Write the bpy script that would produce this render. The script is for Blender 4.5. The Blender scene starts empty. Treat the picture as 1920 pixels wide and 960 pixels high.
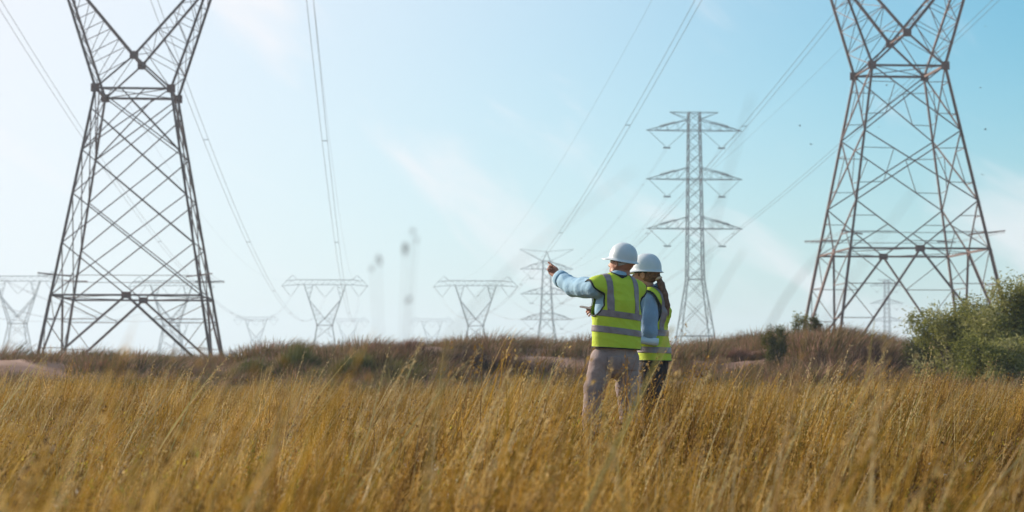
import bpy, math, random
import numpy as np
from mathutils import Vector, Matrix

random.seed(7); rng = np.random.default_rng(7)
SC = bpy.context.scene; COL = SC.collection
R = math.radians
F = 3500.0; HOR = 690.0; EYE = 0.87               # focal length in photo pixels, horizon row, eye height
PITCH = math.atan((HOR - 480) / F)

# ------------------------------------------------------------------ camera
cd = bpy.data.cameras.new('camera'); cam = bpy.data.objects.new('camera', cd); COL.objects.link(cam)
cam.location = (0, 0, EYE); cam.rotation_euler = (math.pi / 2 + PITCH, 0, 0)
cd.sensor_width = 36; cd.lens = 36 * F / 1920; cd.clip_start = 0.05; cd.clip_end = 6000
cd.dof.use_dof = True; cd.dof.focus_distance = 14.2; cd.dof.aperture_fstop = 3.7; cd.dof.aperture_blades = 0
SC.camera = cam
# ------------------------------------------------------------------ light
CLOUD_OFF = (0.3, 0.1, 0.4)
SUN_EL, SUN_AZ = 22.0, -57.0                       # azimuth measured from +Y (view direction) towards +X
sv = Vector((math.sin(R(SUN_AZ)) * math.cos(R(SUN_EL)), math.cos(R(SUN_AZ)) * math.cos(R(SUN_EL)), math.sin(R(SUN_EL))))
ld = bpy.data.lights.new('sun', 'SUN'); sun = bpy.data.objects.new('sun', ld); COL.objects.link(sun)
ld.energy = 5.0; ld.angle = R(0.6); ld.color = (1.0, 0.86, 0.70)
sun.rotation_euler = sv.to_track_quat('Z', 'Y').to_euler(); sun.location = (-60, 20, 60)

W = bpy.data.worlds.new('World'); SC.world = W; W.use_nodes = True
nt = W.node_tree; N = nt.nodes; L = nt.links; N.clear()
def nn(t, **k):
    n = N.new(t)
    for a, b in k.items(): setattr(n, a, b)
    return n
wout = nn('ShaderNodeOutputWorld'); bg = nn('ShaderNodeBackground'); bg.inputs[1].default_value = 0.15
sky = nn('ShaderNodeTexSky', sky_type='NISHITA', sun_disc=False, sun_elevation=R(SUN_EL), sun_rotation=R(SUN_AZ),
         altitude=0, air_density=1.0, dust_density=1.4, ozone_density=1.5)
tc = nn('ShaderNodeTexCoord')
tint = nn('ShaderNodeMix', data_type='RGBA', blend_type='MULTIPLY'); tint.inputs[0].default_value = 1
tint.inputs[7].default_value = (0.235, 0.63, 0.715, 1)
L.new(sky.outputs[0], tint.inputs[6])
# wispy high cloud: stretched, warped noise on the dome
mp0 = nn('ShaderNodeMapping'); mp0.inputs['Rotation'].default_value = (0, R(-34), 0); L.new(tc.outputs['Generated'], mp0.inputs[0])
mp = nn('ShaderNodeMapping'); mp.inputs['Scale'].default_value = (2.6, 2.6, 8.5); mp.inputs['Location'].default_value = CLOUD_OFF
L.new(mp0.outputs[0], mp.inputs[0])
wn = nn('ShaderNodeTexNoise'); wn.inputs['Scale'].default_value = 1.6; wn.inputs['Detail'].default_value = 3
L.new(mp.outputs[0], wn.inputs['Vector'])
wm = nn('ShaderNodeMix', data_type='RGBA', blend_type='LINEAR_LIGHT'); wm.inputs[0].default_value = 0.42
L.new(mp.outputs[0], wm.inputs[6]); L.new(wn.outputs['Color'], wm.inputs[7])
cn = nn('ShaderNodeTexNoise'); cn.inputs['Scale'].default_value = 2.1; cn.inputs['Detail'].default_value = 9; cn.inputs['Roughness'].default_value = 0.5
L.new(wm.outputs[2], cn.inputs['Vector'])
cr = nn('ShaderNodeValToRGB'); cr.color_ramp.elements[0].position = 0.47; cr.color_ramp.elements[1].position = 0.70
cr.color_ramp.elements[0].color = (0, 0, 0, 1); cr.color_ramp.elements[1].color = (1, 1, 1, 1); cr.color_ramp.interpolation = 'EASE'
L.new(cn.outputs[0], cr.inputs[0])
cs = nn('ShaderNodeMath', operation='MULTIPLY'); cs.inputs[1].default_value = 0.65; L.new(cr.outputs[0], cs.inputs[0])
cmx = nn('ShaderNodeMix', data_type='RGBA'); cmx.inputs[7].default_value = (4.6, 4.45, 4.55, 1)
# thin bright veil round the sun and along the horizon
dt = nn('ShaderNodeVectorMath', operation='DOT_PRODUCT'); dt.inputs[1].default_value = tuple(sv); L.new(tc.outputs['Generated'], dt.inputs[0])
v1 = nn('ShaderNodeMapRange', interpolation_type='SMOOTHSTEP'); v1.inputs[1].default_value = 0.28; v1.inputs[2].default_value = 0.86; L.new(dt.outputs['Value'], v1.inputs[0])
sxz = nn('ShaderNodeSeparateXYZ'); L.new(tc.outputs['Generated'], sxz.inputs[0])
v2 = nn('ShaderNodeMapRange', interpolation_type='SMOOTHSTEP'); v2.inputs[1].default_value = 0.20; v2.inputs[2].default_value = -0.02; v2.inputs[4].default_value = 0.42; L.new(sxz.outputs[2], v2.inputs[0])
i1 = nn('ShaderNodeMath', operation='SUBTRACT'); i1.inputs[0].default_value = 1; L.new(v1.outputs[0], i1.inputs[1])
i2 = nn('ShaderNodeMath', operation='SUBTRACT'); i2.inputs[0].default_value = 1; L.new(v2.outputs[0], i2.inputs[1])
i3 = nn('ShaderNodeMath', operation='MULTIPLY'); L.new(i1.outputs[0], i3.inputs[0]); L.new(i2.outputs[0], i3.inputs[1])
i4 = nn('ShaderNodeMath', operation='SUBTRACT'); i4.inputs[0].default_value = 1; L.new(i3.outputs[0], i4.inputs[1])
veil = nn('ShaderNodeMix', data_type='RGBA'); veil.inputs[7].default_value = (4.3, 4.25, 4.5, 1); L.new(i4.outputs[0], veil.inputs[0]); L.new(tint.outputs[2], veil.inputs[6])
L.new(cs.outputs[0], cmx.inputs[0]); L.new(veil.outputs[2], cmx.inputs[6])
L.new(cmx.outputs[2], bg.inputs[0]); L.new(bg.outputs[0], wout.inputs[0])

vs = SC.view_settings; vs.view_transform = 'Standard'; vs.look = 'None'; vs.gamma = 1; vs.exposure = 0.55
cy = SC.cycles
SC.render.engine = 'CYCLES'
cy.max_bounces = 6; cy.diffuse_bounces = 3; cy.glossy_bounces = 2; cy.transmission_bounces = 3; cy.volume_bounces = 1
cy.transparent_max_bounces = 6; cy.caustics_reflective = False; cy.caustics_refractive = False
cy.sample_clamp_indirect = 6; cy.use_denoising = True
try: cy.denoiser = 'OPENIMAGEDENOISE'
except Exception: pass

# ------------------------------------------------------------------ helpers
def unproj(px, py, Y):
    a = (px - 960) / F; b = -(py - 480) / F
    d = Vector((a, math.cos(PITCH) - b * math.sin(PITCH), math.sin(PITCH) + b * math.cos(PITCH)))
    return Vector((0, 0, EYE)) + d * (Y / d.y)

def tag(o, label=None, cat=None, group=None, kind=None):
    if label: o['label'] = label
    if cat: o['category'] = cat
    if group: o['group'] = group
    if kind: o['kind'] = kind
    return o
def empty(name, loc, rz=0, **k):
    o = bpy.data.objects.new(name, None); COL.objects.link(o); o.location = loc; o.rotation_euler = (0, 0, rz)
    o.empty_display_size = 0.2
    return tag(o, **k)
def mesh(name, v, f, mats=(), smooth=False, mi=None):
    me = bpy.data.meshes.new(name); me.from_pydata([tuple(map(float, p)) for p in v], [], [tuple(map(int, q)) for q in f])
    for m in mats: me.materials.append(m)
    if mi is not None: me.polygons.foreach_set('material_index', np.asarray(mi, dtype=np.int32))
    if smooth: me.polygons.foreach_set('use_smooth', np.ones(len(me.polygons), dtype=bool))
    me.update(); return me
def obj(name, me, parent=None, **k):
    o = bpy.data.objects.new(name, me); COL.objects.link(o)
    if parent is not None: o.parent = parent
    return tag(o, **k)
def sstep(a, b, x):
    t = np.clip((np.asarray(x, float) - a) / (b - a), 0, 1); return t * t * (3 - 2 * t)
def vnoise(x, y, s=1.0, seed=0):
    x = np.asarray(x, float) * s; y = np.asarray(y, float) * s
    xi = np.floor(x).astype(np.int64); yi = np.floor(y).astype(np.int64); fx = x - xi; fy = y - yi
    fx = fx * fx * (3 - 2 * fx); fy = fy * fy * (3 - 2 * fy)
    def h(i, j):
        n = (i * 374761393 + j * 668265263 + seed * 982451653) & 0x7fffffff
        n = ((n ^ (n >> 13)) * 1274126177) & 0x7fffffff
        return ((n ^ (n >> 16)) & 0xffff) / 65535.0
    return (h(xi, yi) * (1 - fx) + h(xi + 1, yi) * fx) * (1 - fy) + (h(xi, yi + 1) * (1 - fx) + h(xi + 1, yi + 1) * fx) * fy

# ------------------------------------------------------------------ materials
def mat(name, col, rough=0.7, metal=0.0, var=0.0, vscale=20.0, col2=None, spec=0.3, bump=0.0, bscale=80.0, transl=0.0, coord='Object', detail=4):
    m = bpy.data.materials.new(name); m.use_nodes = True; t = m.node_tree; ns = t.nodes; ls = t.links
    b = ns['Principled BSDF']; out = ns['Material Output']
    b.inputs['Base Color'].default_value = (*col, 1); b.inputs['Roughness'].default_value = rough
    b.inputs['Metallic'].default_value = metal; b.inputs['Specular IOR Level'].default_value = spec
    c = ns.new('ShaderNodeTexCoord')
    src = None
    if col2 is not None:
        n = ns.new('ShaderNodeTexNoise'); n.inputs['Scale'].default_value = vscale; n.inputs['Detail'].default_value = detail
        ls.new(c.outputs[coord], n.inputs['Vector'])
        r = ns.new('ShaderNodeValToRGB'); r.color_ramp.elements[0].position = 0.36; r.color_ramp.elements[1].position = 0.64
        r.color_ramp.elements[0].color = (*col, 1); r.color_ramp.elements[1].color = (*col2, 1)
        ls.new(n.outputs[0], r.inputs[0]); ls.new(r.outputs[0], b.inputs['Base Color']); src = r.outputs[0]
    if bump:
        n2 = ns.new('ShaderNodeTexNoise'); n2.inputs['Scale'].default_value = bscale; n2.inputs['Detail'].default_value = 5
        ls.new(c.outputs[coord], n2.inputs['Vector'])
        bp = ns.new('ShaderNodeBump'); bp.inputs['Strength'].default_value = bump; bp.inputs['Distance'].default_value = 0.01
        ls.new(n2.outputs[0], bp.inputs['Height']); ls.new(bp.outputs[0], b.inputs['Normal'])
    if transl:
        tr = ns.new('ShaderNodeBsdfTranslucent'); tr.inputs[0].default_value = (*col, 1)
        if src: ls.new(src, tr.inputs[0])
        mx = ns.new('ShaderNodeMixShader'); mx.inputs[0].default_value = transl
        ls.new(b.outputs[0], mx.inputs[1]); ls.new(tr.outputs[0], mx.inputs[2]); ls.new(mx.outputs[0], out.inputs[0])
    return m
def leafmat(name, cols, transl=0.35, scale=0.35, rough=0.55, spec=0.25, weight=0.55):
    """colour picked per blade (attribute rnd) and drifting over the place in patches"""
    m = bpy.data.materials.new(name); m.use_nodes = True; t = m.node_tree; ns = t.nodes; ls = t.links
    b = ns['Principled BSDF']; out = ns['Material Output']; b.inputs['Roughness'].default_value = rough; b.inputs['Specular IOR Level'].default_value = spec * .2
    at = ns.new('ShaderNodeAttribute'); at.attribute_name = 'rnd'
    ge = ns.new('ShaderNodeNewGeometry'); n = ns.new('ShaderNodeTexNoise'); n.inputs['Scale'].default_value = scale; n.inputs['Detail'].default_value = 3
    ls.new(ge.outputs['Position'], n.inputs['Vector'])
    mr = ns.new('ShaderNodeMapRange'); mr.inputs[1].default_value = 0.36; mr.inputs[2].default_value = 0.64; ls.new(n.outputs[0], mr.inputs[0])
    mm = ns.new('ShaderNodeMix'); mm.data_type = 'FLOAT'; mm.inputs[0].default_value = weight
    ls.new(mr.outputs[0], mm.inputs[2]); ls.new(at.outputs['Fac'], mm.inputs[3])
    r = ns.new('ShaderNodeValToRGB'); cr_ = r.color_ramp
    while len(cr_.elements) < len(cols): cr_.elements.new(0.5)
    for i, c in enumerate(cols):
        cr_.elements[i].position = 0.12 + 0.76 * i / (len(cols) - 1); cr_.elements[i].color = (*c, 1)
    ls.new(mm.outputs[0], r.inputs[0]); ls.new(r.outputs[0], b.inputs['Base Color'])
    tr = ns.new('ShaderNodeBsdfTranslucent'); ls.new(r.outputs[0], tr.inputs[0])
    mx = ns.new('ShaderNodeMixShader'); mx.inputs[0].default_value = transl
    ls.new(b.outputs[0], mx.inputs[1]); ls.new(tr.outputs[0], mx.inputs[2]); ls.new(mx.outputs[0], out.inputs[0])
    return m

M_steel = mat('weathered_steel', (0.075, 0.045, 0.038), 0.62, 0.2, col2=(0.18, 0.12, 0.105), vscale=2.4, bump=0.3)
M_plate = mat('rusty_gusset', (0.10, 0.042, 0.032), 0.8, 0.1, col2=(0.17, 0.10, 0.085), vscale=5)
M_galv = mat('galvanised_steel', (0.035, 0.055, 0.065), 0.6, 0.2, col2=(0.07, 0.095, 0.11), vscale=1.2)
M_wire = mat('aluminium_conductor', (0.16, 0.17, 0.18), 0.5, 0.5)
M_insul = mat('glass_insulator', (0.05, 0.075, 0.08), 0.3)
M_grass = leafmat('dry_grass',  [(0.085, 0.042, 0.010), (0.22, 0.108, 0.017), (0.21, 0.150, 0.022), (0.50, 0.28, 0.040), (0.27, 0.142, 0.026), (0.72, 0.49, 0.17)], 0.35, 0.9, weight=0.5)
M_seed = leafmat('grass_seed', [(0.13, 0.062, 0.018), (0.33, 0.185, 0.038), (0.50, 0.31, 0.07), (0.66, 0.48, 0.21)], 0.3, 0.9, weight=0.5)
M_stalk = leafmat('tall_straw', [(0.36, 0.24, 0.10), (0.55, 0.42, 0.21), (0.40, 0.38, 0.14), (0.62, 0.50, 0.30)], 0.3, 1.0)
M_straw = leafmat('straw_seed', [(0.24, 0.14, 0.055), (0.42, 0.29, 0.13), (0.52, 0.40, 0.22)], 0.3, 1.0)
M_dead = leafmat('dead_weed_brown', [(0.045, 0.024, 0.012), (0.11, 0.058, 0.025), (0.19, 0.11, 0.05)], 0.2, 1.0)
M_tuss = leafmat('tussock_blades', [(0.04, 0.022, 0.018), (0.16, 0.14, 0.045), (0.30, 0.15, 0.105), (0.10, 0.11, 0.035), (0.52, 0.32, 0.23)], 0.25, 1.3, weight=0.3)
M_tussd = leafmat('dark_heath_blades', [(0.045, 0.028, 0.024), (0.085, 0.05, 0.04), (0.13, 0.08, 0.055)], 0.2, 0.5)
M_green = leafmat('weed_leaf', [(0.09, 0.11, 0.02), (0.17, 0.19, 0.03), (0.24, 0.22, 0.04)], 0.4, 1.0)
M_flower = leafmat('yellow_flower', [(0.55, 0.42, 0.03), (0.65, 0.55, 0.06)], 0.3, 2)
M_white = leafmat('white_flower', [(0.62, 0.58, 0.5), (0.75, 0.72, 0.66)], 0.3, 2)
M_leafA = leafmat('willow_leaf', [(0.06, 0.075, 0.018), (0.14, 0.15, 0.032), (0.25, 0.25, 0.075), (0.40, 0.38, 0.20)], 0.48, 1.4, rough=0.5, spec=0.4)
M_bark = mat('bark', (0.10, 0.075, 0.055), 0.9, col2=(0.19, 0.15, 0.11), vscale=12, bump=0.6)
M_ground = mat('dry_soil', (0.10, 0.062, 0.03), 0.95, col2=(0.17, 0.11, 0.06), vscale=1.3, bump=0.6, bscale=14, coord='Object', detail=8)

# ------------------------------------------------------------------ terrain
RX = np.array([-400, 0, 90, 200, 330, 420, 480, 560, 640, 700, 820, 900, 1000, 1100, 1180, 1250, 1300, 1380, 1450, 1550, 1620, 1700, 1800, 1950, 2300])
RY = np.array([668, 668, 660, 661, 668, 681, 668, 655, 652, 658, 642, 650, 650, 652, 656, 658, 650, 634, 623, 618, 630, 642, 648, 640, 650])
CR_Y = 50.0
def crest(x):
    px = 960 + F * x / CR_Y
    return EYE + (HOR - np.interp(px, RX, RY)) * CR_Y / F - 0.30
def height(x, y):
    x = np.asarray(x, float); y = np.asarray(y, float)
    up = 0.10 * sstep(22, 38, y) + 0.90 * sstep(38, 49, y); dn = 1 - sstep(54, 82, y)
    rid = sstep(36, 44, y) * dn
    z = crest(x) * up * dn
    z = z + rid * (0.50 * (vnoise(x, y, 0.32, 3) - 0.5) + 0.26 * (vnoise(x, y, 0.9, 4) - 0.5))
    z = z + 0.05 * (vnoise(x, y, 0.5, 5) - 0.5) * sstep(1, 4, y)
    z = z + (0.06 + 0.15 * sstep(0.8, -0.6, x)) * (1 - sstep(3.0, 8.0, y)) * sstep(0.6, 2.2, y)
    z = z - 4.4 * sstep(180, 520, y) * (1 - 0.9 * sstep(750, 1000, y)) - 0.3 * dn * 0
    return z
ys = np.concatenate([np.linspace(-30, 0, 10), np.linspace(1, 34, 67), np.linspace(34.4, 84, 125), np.geomspace(86, 1780, 60)])
us = np.linspace(-1, 1, 201)
gv = []; 
for y in ys:
    hw = 30 + 0.75 * max(y, 0)
    x = us * hw; gv.append(np.stack([x, np.full_like(x, y), height(x, np.full_like(x, y))], 1))
gv = np.concatenate(gv); nx = len(us)
gf = [(j * nx + i, j * nx + i + 1, (j + 1) * nx + i + 1, (j + 1) * nx + i) for j in range(len(ys) - 1) for i in range(nx - 1)]
# sandy soil on the dune, browner soil in the field
m = M_ground
obj('ground', mesh('ground', gv, gf, [m], True), kind='structure')
t = m.node_tree; ns = t.nodes; ls = t.links
ge = ns.new('ShaderNodeNewGeometry'); sx = ns.new('ShaderNodeSeparateXYZ'); ls.new(ge.outputs['Position'], sx.inputs[0])
mr = ns.new('ShaderNodeMapRange'); mr.inputs[1].default_value = 36; mr.inputs[2].default_value = 42; ls.new(sx.outputs[1], mr.inputs[0])
n3 = ns.new('ShaderNodeTexNoise'); n3.inputs['Scale'].default_value = 0.5; n3.inputs['Detail'].default_value = 6; ls.new(ge.outputs['Position'], n3.inputs['Vector'])
r3 = ns.new('ShaderNodeValToRGB'); r3.color_ramp.elements[0].position = 0.4; r3.color_ramp.elements[1].position = 0.6
r3.color_ramp.elements[0].color = (0.20, 0.11, 0.08, 1); r3.color_ramp.elements[1].color = (0.40, 0.25, 0.19, 1); ls.new(n3.outputs[0], r3.inputs[0])
mx = ns.new('ShaderNodeMix'); mx.data_type = 'RGBA'; ls.new(mr.outputs[0], mx.inputs[0])
b = ns['Principled BSDF']; old = b.inputs['Base Color'].links[0].from_socket
ls.new(old, mx.inputs[6]); ls.new(r3.outputs[0], mx.inputs[7]); ls.new(mx.outputs[2], b.inputs['Base Color'])

# ------------------------------------------------------------------ pylons
def unit_angle():
    p = [(-.5, -.5), (.5, -.5), (.5, -.32), (-.32, -.32), (-.32, .5), (-.5, .5)]
    v = [(a, c, z) for z in (0, 1) for a, c in p]; n = 6
    f = [(i, (i + 1) % n, n + (i + 1) % n, n + i) for i in range(n)] + [(5, 4, 3, 2, 1, 0), (6, 7, 8, 9, 10, 11)]
    return mesh('steel_angle', v, f, [M_steel])
ANGLE = unit_angle()
def unit_box(mt):
    v = [(x, y, z) for z in (-.5, .5) for x, y in ((-.5, -.5), (.5, -.5), (.5, .5), (-.5, .5))]
    f = [(3, 2, 1, 0), (4, 5, 6, 7), (0, 1, 5, 4), (1, 2, 6, 5), (2, 3, 7, 6), (3, 0, 4, 7)]
    return mesh('plate', v, f, [mt])
PLATE = unit_box(M_plate)
def frame_for(p, q, axis=Vector((0, 0, 1)), toward=None):
    d = (q - p); d.normalize()
    a = toward if toward is not None else (Vector((0, 0, 1)) if abs(d.z) < 0.9 else Vector((1, 0, 0)))
    u = a - d * a.dot(d); u.normalize(); v = d.cross(u); return u, v, d
class Members:
    """records bars by role; emits them either one object each or joined per role"""
    def __init__(s): s.bars = []; s.plates = []
    def bar(s, p, q, w, role, out=None): s.bars.append((Vector(p), Vector(q), w, role, out))
    def emit(s, root, joined, mt, wscale=1.0):
        groups = {}
        for p, q, w, role, out in s.bars:
            if (q - p).length < 1e-4: continue
            u, v, d = frame_for(p, q, toward=out)
            if role in joined or joined == 'all':
                groups.setdefault(role, []).append((p, q, w * wscale, u, v))
            else:
                # corner of the angle faces outwards
                m = Matrix.Identity(4); l = (q - p).length
                uu = (u + v).normalized() * -1 if out is not None else u; vv = d.cross(uu)
                for i in range(3): m[i][0] = uu[i] * w; m[i][1] = vv[i] * w; m[i][2] = d[i] * l; m[i][3] = p[i]
                o = obj(role, ANGLE, root); o.matrix_local = m
        for role, bs in groups.items():
            vv_ = []; ff = []
            for p, q, w, u, v in bs:
                b0 = len(vv_); h = w / 2
                for e in (p, q):
                    for a, c in ((-h, -h), (h, -h), (h, h), (-h, h)): vv_.append(e + u * a + v * c)
                ff += [(b0, b0 + 1, b0 + 5, b0 + 4), (b0 + 1, b0 + 2, b0 + 6, b0 + 5), (b0 + 2, b0 + 3, b0 + 7, b0 + 6), (b0 + 3, b0, b0 + 4, b0 + 7)]
            o = obj(role, mesh(role, vv_, ff, [mt]), root)
        for c, s3, nrm in s.plates:
            o = obj('gusset_plate', PLATE if joined != 'all' else PLATE, root); o.location = c; o.scale = s3
            o.rotation_euler = (0, 0, nrm)
def insulator_mesh(L_, r=0.13, n=18):
    v = []; f = []; k = 8; prof = []
    for i in range(n):
        z = -L_ * (0.06 + 0.88 * i / n); dz = L_ * 0.88 / n
        prof += [(0.03, z), (r, z - dz * 0.35), (r * 0.9, z - dz * 0.5), (0.03, z - dz * 0.55)]
    prof = [(0.025, 0)] + prof + [(0.025, -L_)]
    for rr, z in prof:
        for a in range(k): v.append((rr * math.cos(a * math.tau / k), rr * math.sin(a * math.tau / k), z))
    for i in range(len(prof) - 1):
        for a in range(k): f.append((i * k + a, (i + 1) * k + a, (i + 1) * k + (a + 1) % k, i * k + (a + 1) % k))
    return mesh('insulator_string', v, f, [M_insul], True)
def put_insulator(root, me, L_, p, q):
    p = Vector(p); q = Vector(q); d = (q - p); l = d.length
    o = obj('insulator_string', me, root); o.location = p
    o.rotation_mode = 'QUATERNION'; o.rotation_quaternion = (-d).to_track_quat('Z', 'Y'); o.scale = (1, 1, l / L_)
INS = insulator_mesh(5.0); INS_far = insulator_mesh(5.0, 0.16, 8)
SGN = ((-1, -1), (1, -1), (1, 1), (-1, 1))          # corners in order round the tower
def body_w(zw, slope, z, ww=4.9): return ww / 2 + (zw - z) * slope / 2
def corner(zw, slope, i, z):
    a = body_w(zw, slope, z); return Vector((SGN[i][0] * a, SGN[i][1] * a, z))
def delta_tower(root, zw, zh, levels, style, joined, mt=None, wscale=1.0, slope=0.34, guards=0.0, base=0.0):
    T = Members(); C = lambda i, z: corner(zw, slope, i, z)
    lw, dw, rw = 0.16, 0.072, 0.045
    zs = [base] + sorted(levels + [zh, zw])
    for i in range(4):
        o = Vector((SGN[i][0], SGN[i][1], 0)).normalized()
        T.bar(C(i, base), C(i, zh), lw * 1.15, 'leg', o); T.bar(C(i, zh), C(i, zw), lw, 'leg', o)
    up = sorted([zh] + levels + [zw])
    for i in range(4):
        j = (i + 1) % 4; mid = lambda z: (C(i, z) + C(j, z)) / 2
        nrm = (C(i, 0) + C(j, 0)); nrm.z = 0; nrm.normalize(); th = math.atan2(nrm.y, nrm.x)
        T.bar(C(i, zw), C(j, zw), 0.15, 'horizontal_brace'); T.bar(C(i, zh), C(j, zh), 0.13, 'horizontal_brace')
        T.bar(mid(zh), C(i, base + 0.4), 0.15, 'diagonal_brace'); T.bar(mid(zh), C(j, base + 0.4), 0.15, 'diagonal_brace')
        T.plates.append((mid(zh), (0.06, 0.62, 0.42), th))
        if style == 'lattice':          # doubled lattice: every diagonal spans two panels
            for k in range(len(up)):
                if k + 2 < len(up):
                    T.bar(C(i, up[k + 2]), C(j, up[k]), dw, 'diagonal_brace'); T.bar(C(j, up[k + 2]), C(i, up[k]), dw, 'diagonal_brace')
            T.bar(C(i, up[1]), mid(zh), dw, 'diagonal_brace'); T.bar(C(j, up[1]), mid(zh), dw, 'diagonal_brace')
            a = C(i, zw).lerp(C(j, zw), 0.34); b_ = C(i, zw).lerp(C(j, zw), 0.66)
            T.bar(a, C(j, up[-3]), dw, 'diagonal_brace'); T.bar(b_, C(i, up[-3]), dw, 'diagonal_brace')
        else:                           # plain crossed panels with redundants
            for k in range(1, len(up) - 1):
                T.bar(C(i, up[k + 1]), C(j, up[k]), dw * 1.15, 'diagonal_brace'); T.bar(C(j, up[k + 1]), C(i, up[k]), dw * 1.15, 'diagonal_brace')
                h = up[k + 1] - up[k]
                for s_, e_ in ((i, j), (j, i)):
                    for fr in (0.25, 0.75):      # short struts from leg to the diagonals
                        zz = up[k] + h * fr; lo = C(s_, up[k]); 
                        on = C(s_, up[k]).lerp(C(e_, up[k + 1]), 0.26) if fr < 0.5 else C(s_, up[k + 1]).lerp(C(e_, up[k]), 0.26)
                        T.bar(C(s_, zz), on, rw, 'redundant_brace')
                    lo = C(s_, up[k]).lerp(C(e_, up[k + 1]), 0.26); hi = C(s_, up[k + 1]).lerp(C(e_, up[k]), 0.26)
                    T.bar(lo, hi, rw, 'redundant_brace')
            T.bar(C(i, up[1]), mid(zh), dw * 1.2, 'diagonal_brace'); T.bar(C(j, up[1]), mid(zh), dw * 1.2, 'diagonal_brace')
            for s_ in (i, j):           # stiffeners above the girt
                for fr in (0.35, 0.68):
                    zz = up[0] + (up[1] - up[0]) * fr; on = C(s_, up[1]).lerp(mid(zh), 1 - fr)
                    T.bar(C(s_, zz), on, rw, 'redundant_brace')
                T.bar(C(s_, up[0]), C(s_, up[1]).lerp(mid(zh), 0.5), rw * 1.3, 'redundant_brace')
        # redundants of the leg extension under the girt
        levs = (0.72, 0.45, 0.2) if style != 'lattice' else (0.70, 0.34)
        for s_ in (i, j):
            foot = C(s_, base + 0.4); prev = C(s_, zh)
            for fr in levs:
                zz = base + 0.4 + (zh - base - 0.4) * fr; on = foot.lerp(mid(zh), fr)
                T.bar(C(s_, zz), on, rw * 1.1, 'redundant_brace'); T.bar(prev, on, rw * 1.1, 'redundant_brace'); prev = C(s_, zz)
    for i in (0, 1):                      # plan bracing at girt and waist
        T.bar(C(i, zw), C(i + 2, zw), rw * 1.2, 'plan_brace')
    for i in range(4):
        j = (i + 1) % 4; k = (i + 3) % 4
        T.bar((C(i, zh) + C(j, zh)) / 2, (C(i, zh) + C(k, zh)) / 2, rw, 'plan_brace')
    if guards:
        for i in range(4):
            c = C(i, guards); o = Vector((SGN[i][0], SGN[i][1], 0.0))
            T.bar(c - o * 0.9, c + o * 0.95 + Vector((0, 0, 0.12)), 0.08, 'climbing_guard')
        for fr in (0.3, 0.6, 0.95):
            for i in range(4):
                j = (i + 1) % 4; oi = Vector((SGN[i][0], SGN[i][1], 0)); oj = Vector((SGN[j][0], SGN[j][1], 0))
                T.bar(C(i, guards) + oi * fr, C(j, guards) + oj * fr, 0.012, 'guard_wire')
    # ---- the head: two forked arms and a beam
    zt, zb, zm, zc = zw + 15.0, zw + 13.4, zw + 8.5, zw + 2.24
    dep = lambda z: 2.45 + (0.9 - 2.45) * (z - zw) / 13.4
    outer = lambda sx_, sy_, z: Vector((sx_ * (2.45 + 0.327 * (z - zw)), sy_ * dep(z), z))
    inner = lambda sx_, sy_, z: Vector((sx_ * 0.835 * (z - zc), sy_ * dep(z), z))
    for sy_ in (-1, 1):
        crotch = Vector((0, sy_ * dep(zc), zc)); T.plates.append((crotch, (0.56, 0.07, 0.54), 0))
        for sx_ in (-1, 1):
            T.plates.append((Vector((sx_ * 2.47, sy_ * 2.47, zw)), (0.55, 0.07, 0.55), 0)); 
            T.bar(Vector((sx_ * 2.45, sy_ * 2.45, zw)), crotch, 0.12, 'head_brace')
            T.bar(outer(sx_, sy_, zw), outer(sx_, sy_, zb), 0.17, 'arm_chord', Vector((sx_, sy_, 0)).normalized())
            T.bar(crotch, inner(sx_, sy_, zm), 0.17, 'arm_chord'); T.bar(outer(sx_, sy_, zm), Vector((sx_ * 3.9, sy_ * 0.9, zb)), 0.13, 'arm_chord')
            prev = Vector((sx_ * 2.45, sy_ * 2.45, zw)); z0 = zw
            for k in range(1, 6):       # zigzag between outer and inner chord
                zi = zc + (zm - zc) * (k - 0.5) / 5.2; zo = zw + (zm - zw) * k / 5.6
                a = inner(sx_, sy_, zi); b_ = outer(sx_, sy_, zo)
                T.bar(prev, a, rw, 'head_lacing'); T.bar(a, b_, rw, 'head_lacing'); prev = b_
            for k in range(3):
                z1 = zm + (zb - zm) * (k + 0.5) / 3; fr = (z1 - zm) / (zb - zm)
                b_ = outer(sx_, sy_, zm).lerp(Vector((sx_ * 3.9, sy_ * 0.9, zb)), fr)
                T.bar(outer(sx_, sy_, z1), b_, rw, 'head_lacing'); T.bar(outer(sx_, sy_, zm + (zb - zm) * k / 3), b_, rw, 'head_lacing')
    for sx_ in (-1, 1):
        n = 9
        for k in range(n):               # side faces of the arms
            z1 = zw + (zb - zw) * k / n; z2 = zw + (zb - zw) * (k + 1) / n; s_ = 1 if k % 2 else -1
            T.bar(outer(sx_, s_, z1), outer(sx_, -s_, z2), rw * 1.1, 'head_lacing'); T.bar(outer(sx_, -s_, z1), outer(sx_, s_, z2), rw * 0.8, 'head_lacing')
            T.bar(outer(sx_, -1, z2), outer(sx_, 1, z2), rw * 0.8, 'head_lacing')
        for k in range(7):
            z1 = zc + (zm - zc) * k / 7; z2 = zc + (zm - zc) * (k + 1) / 7; s_ = 1 if k % 2 else -1
            T.bar(inner(sx_, s_, z1), inner(sx_, -s_, z2), rw, 'head_lacing'); T.bar(inner(sx_, -1, z2), inner(sx_, 1, z2), rw * 0.8, 'head_lacing')
    T.bar((0, -dep(zc), zc), (0, dep(zc), zc), 0.1, 'head_brace')
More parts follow.
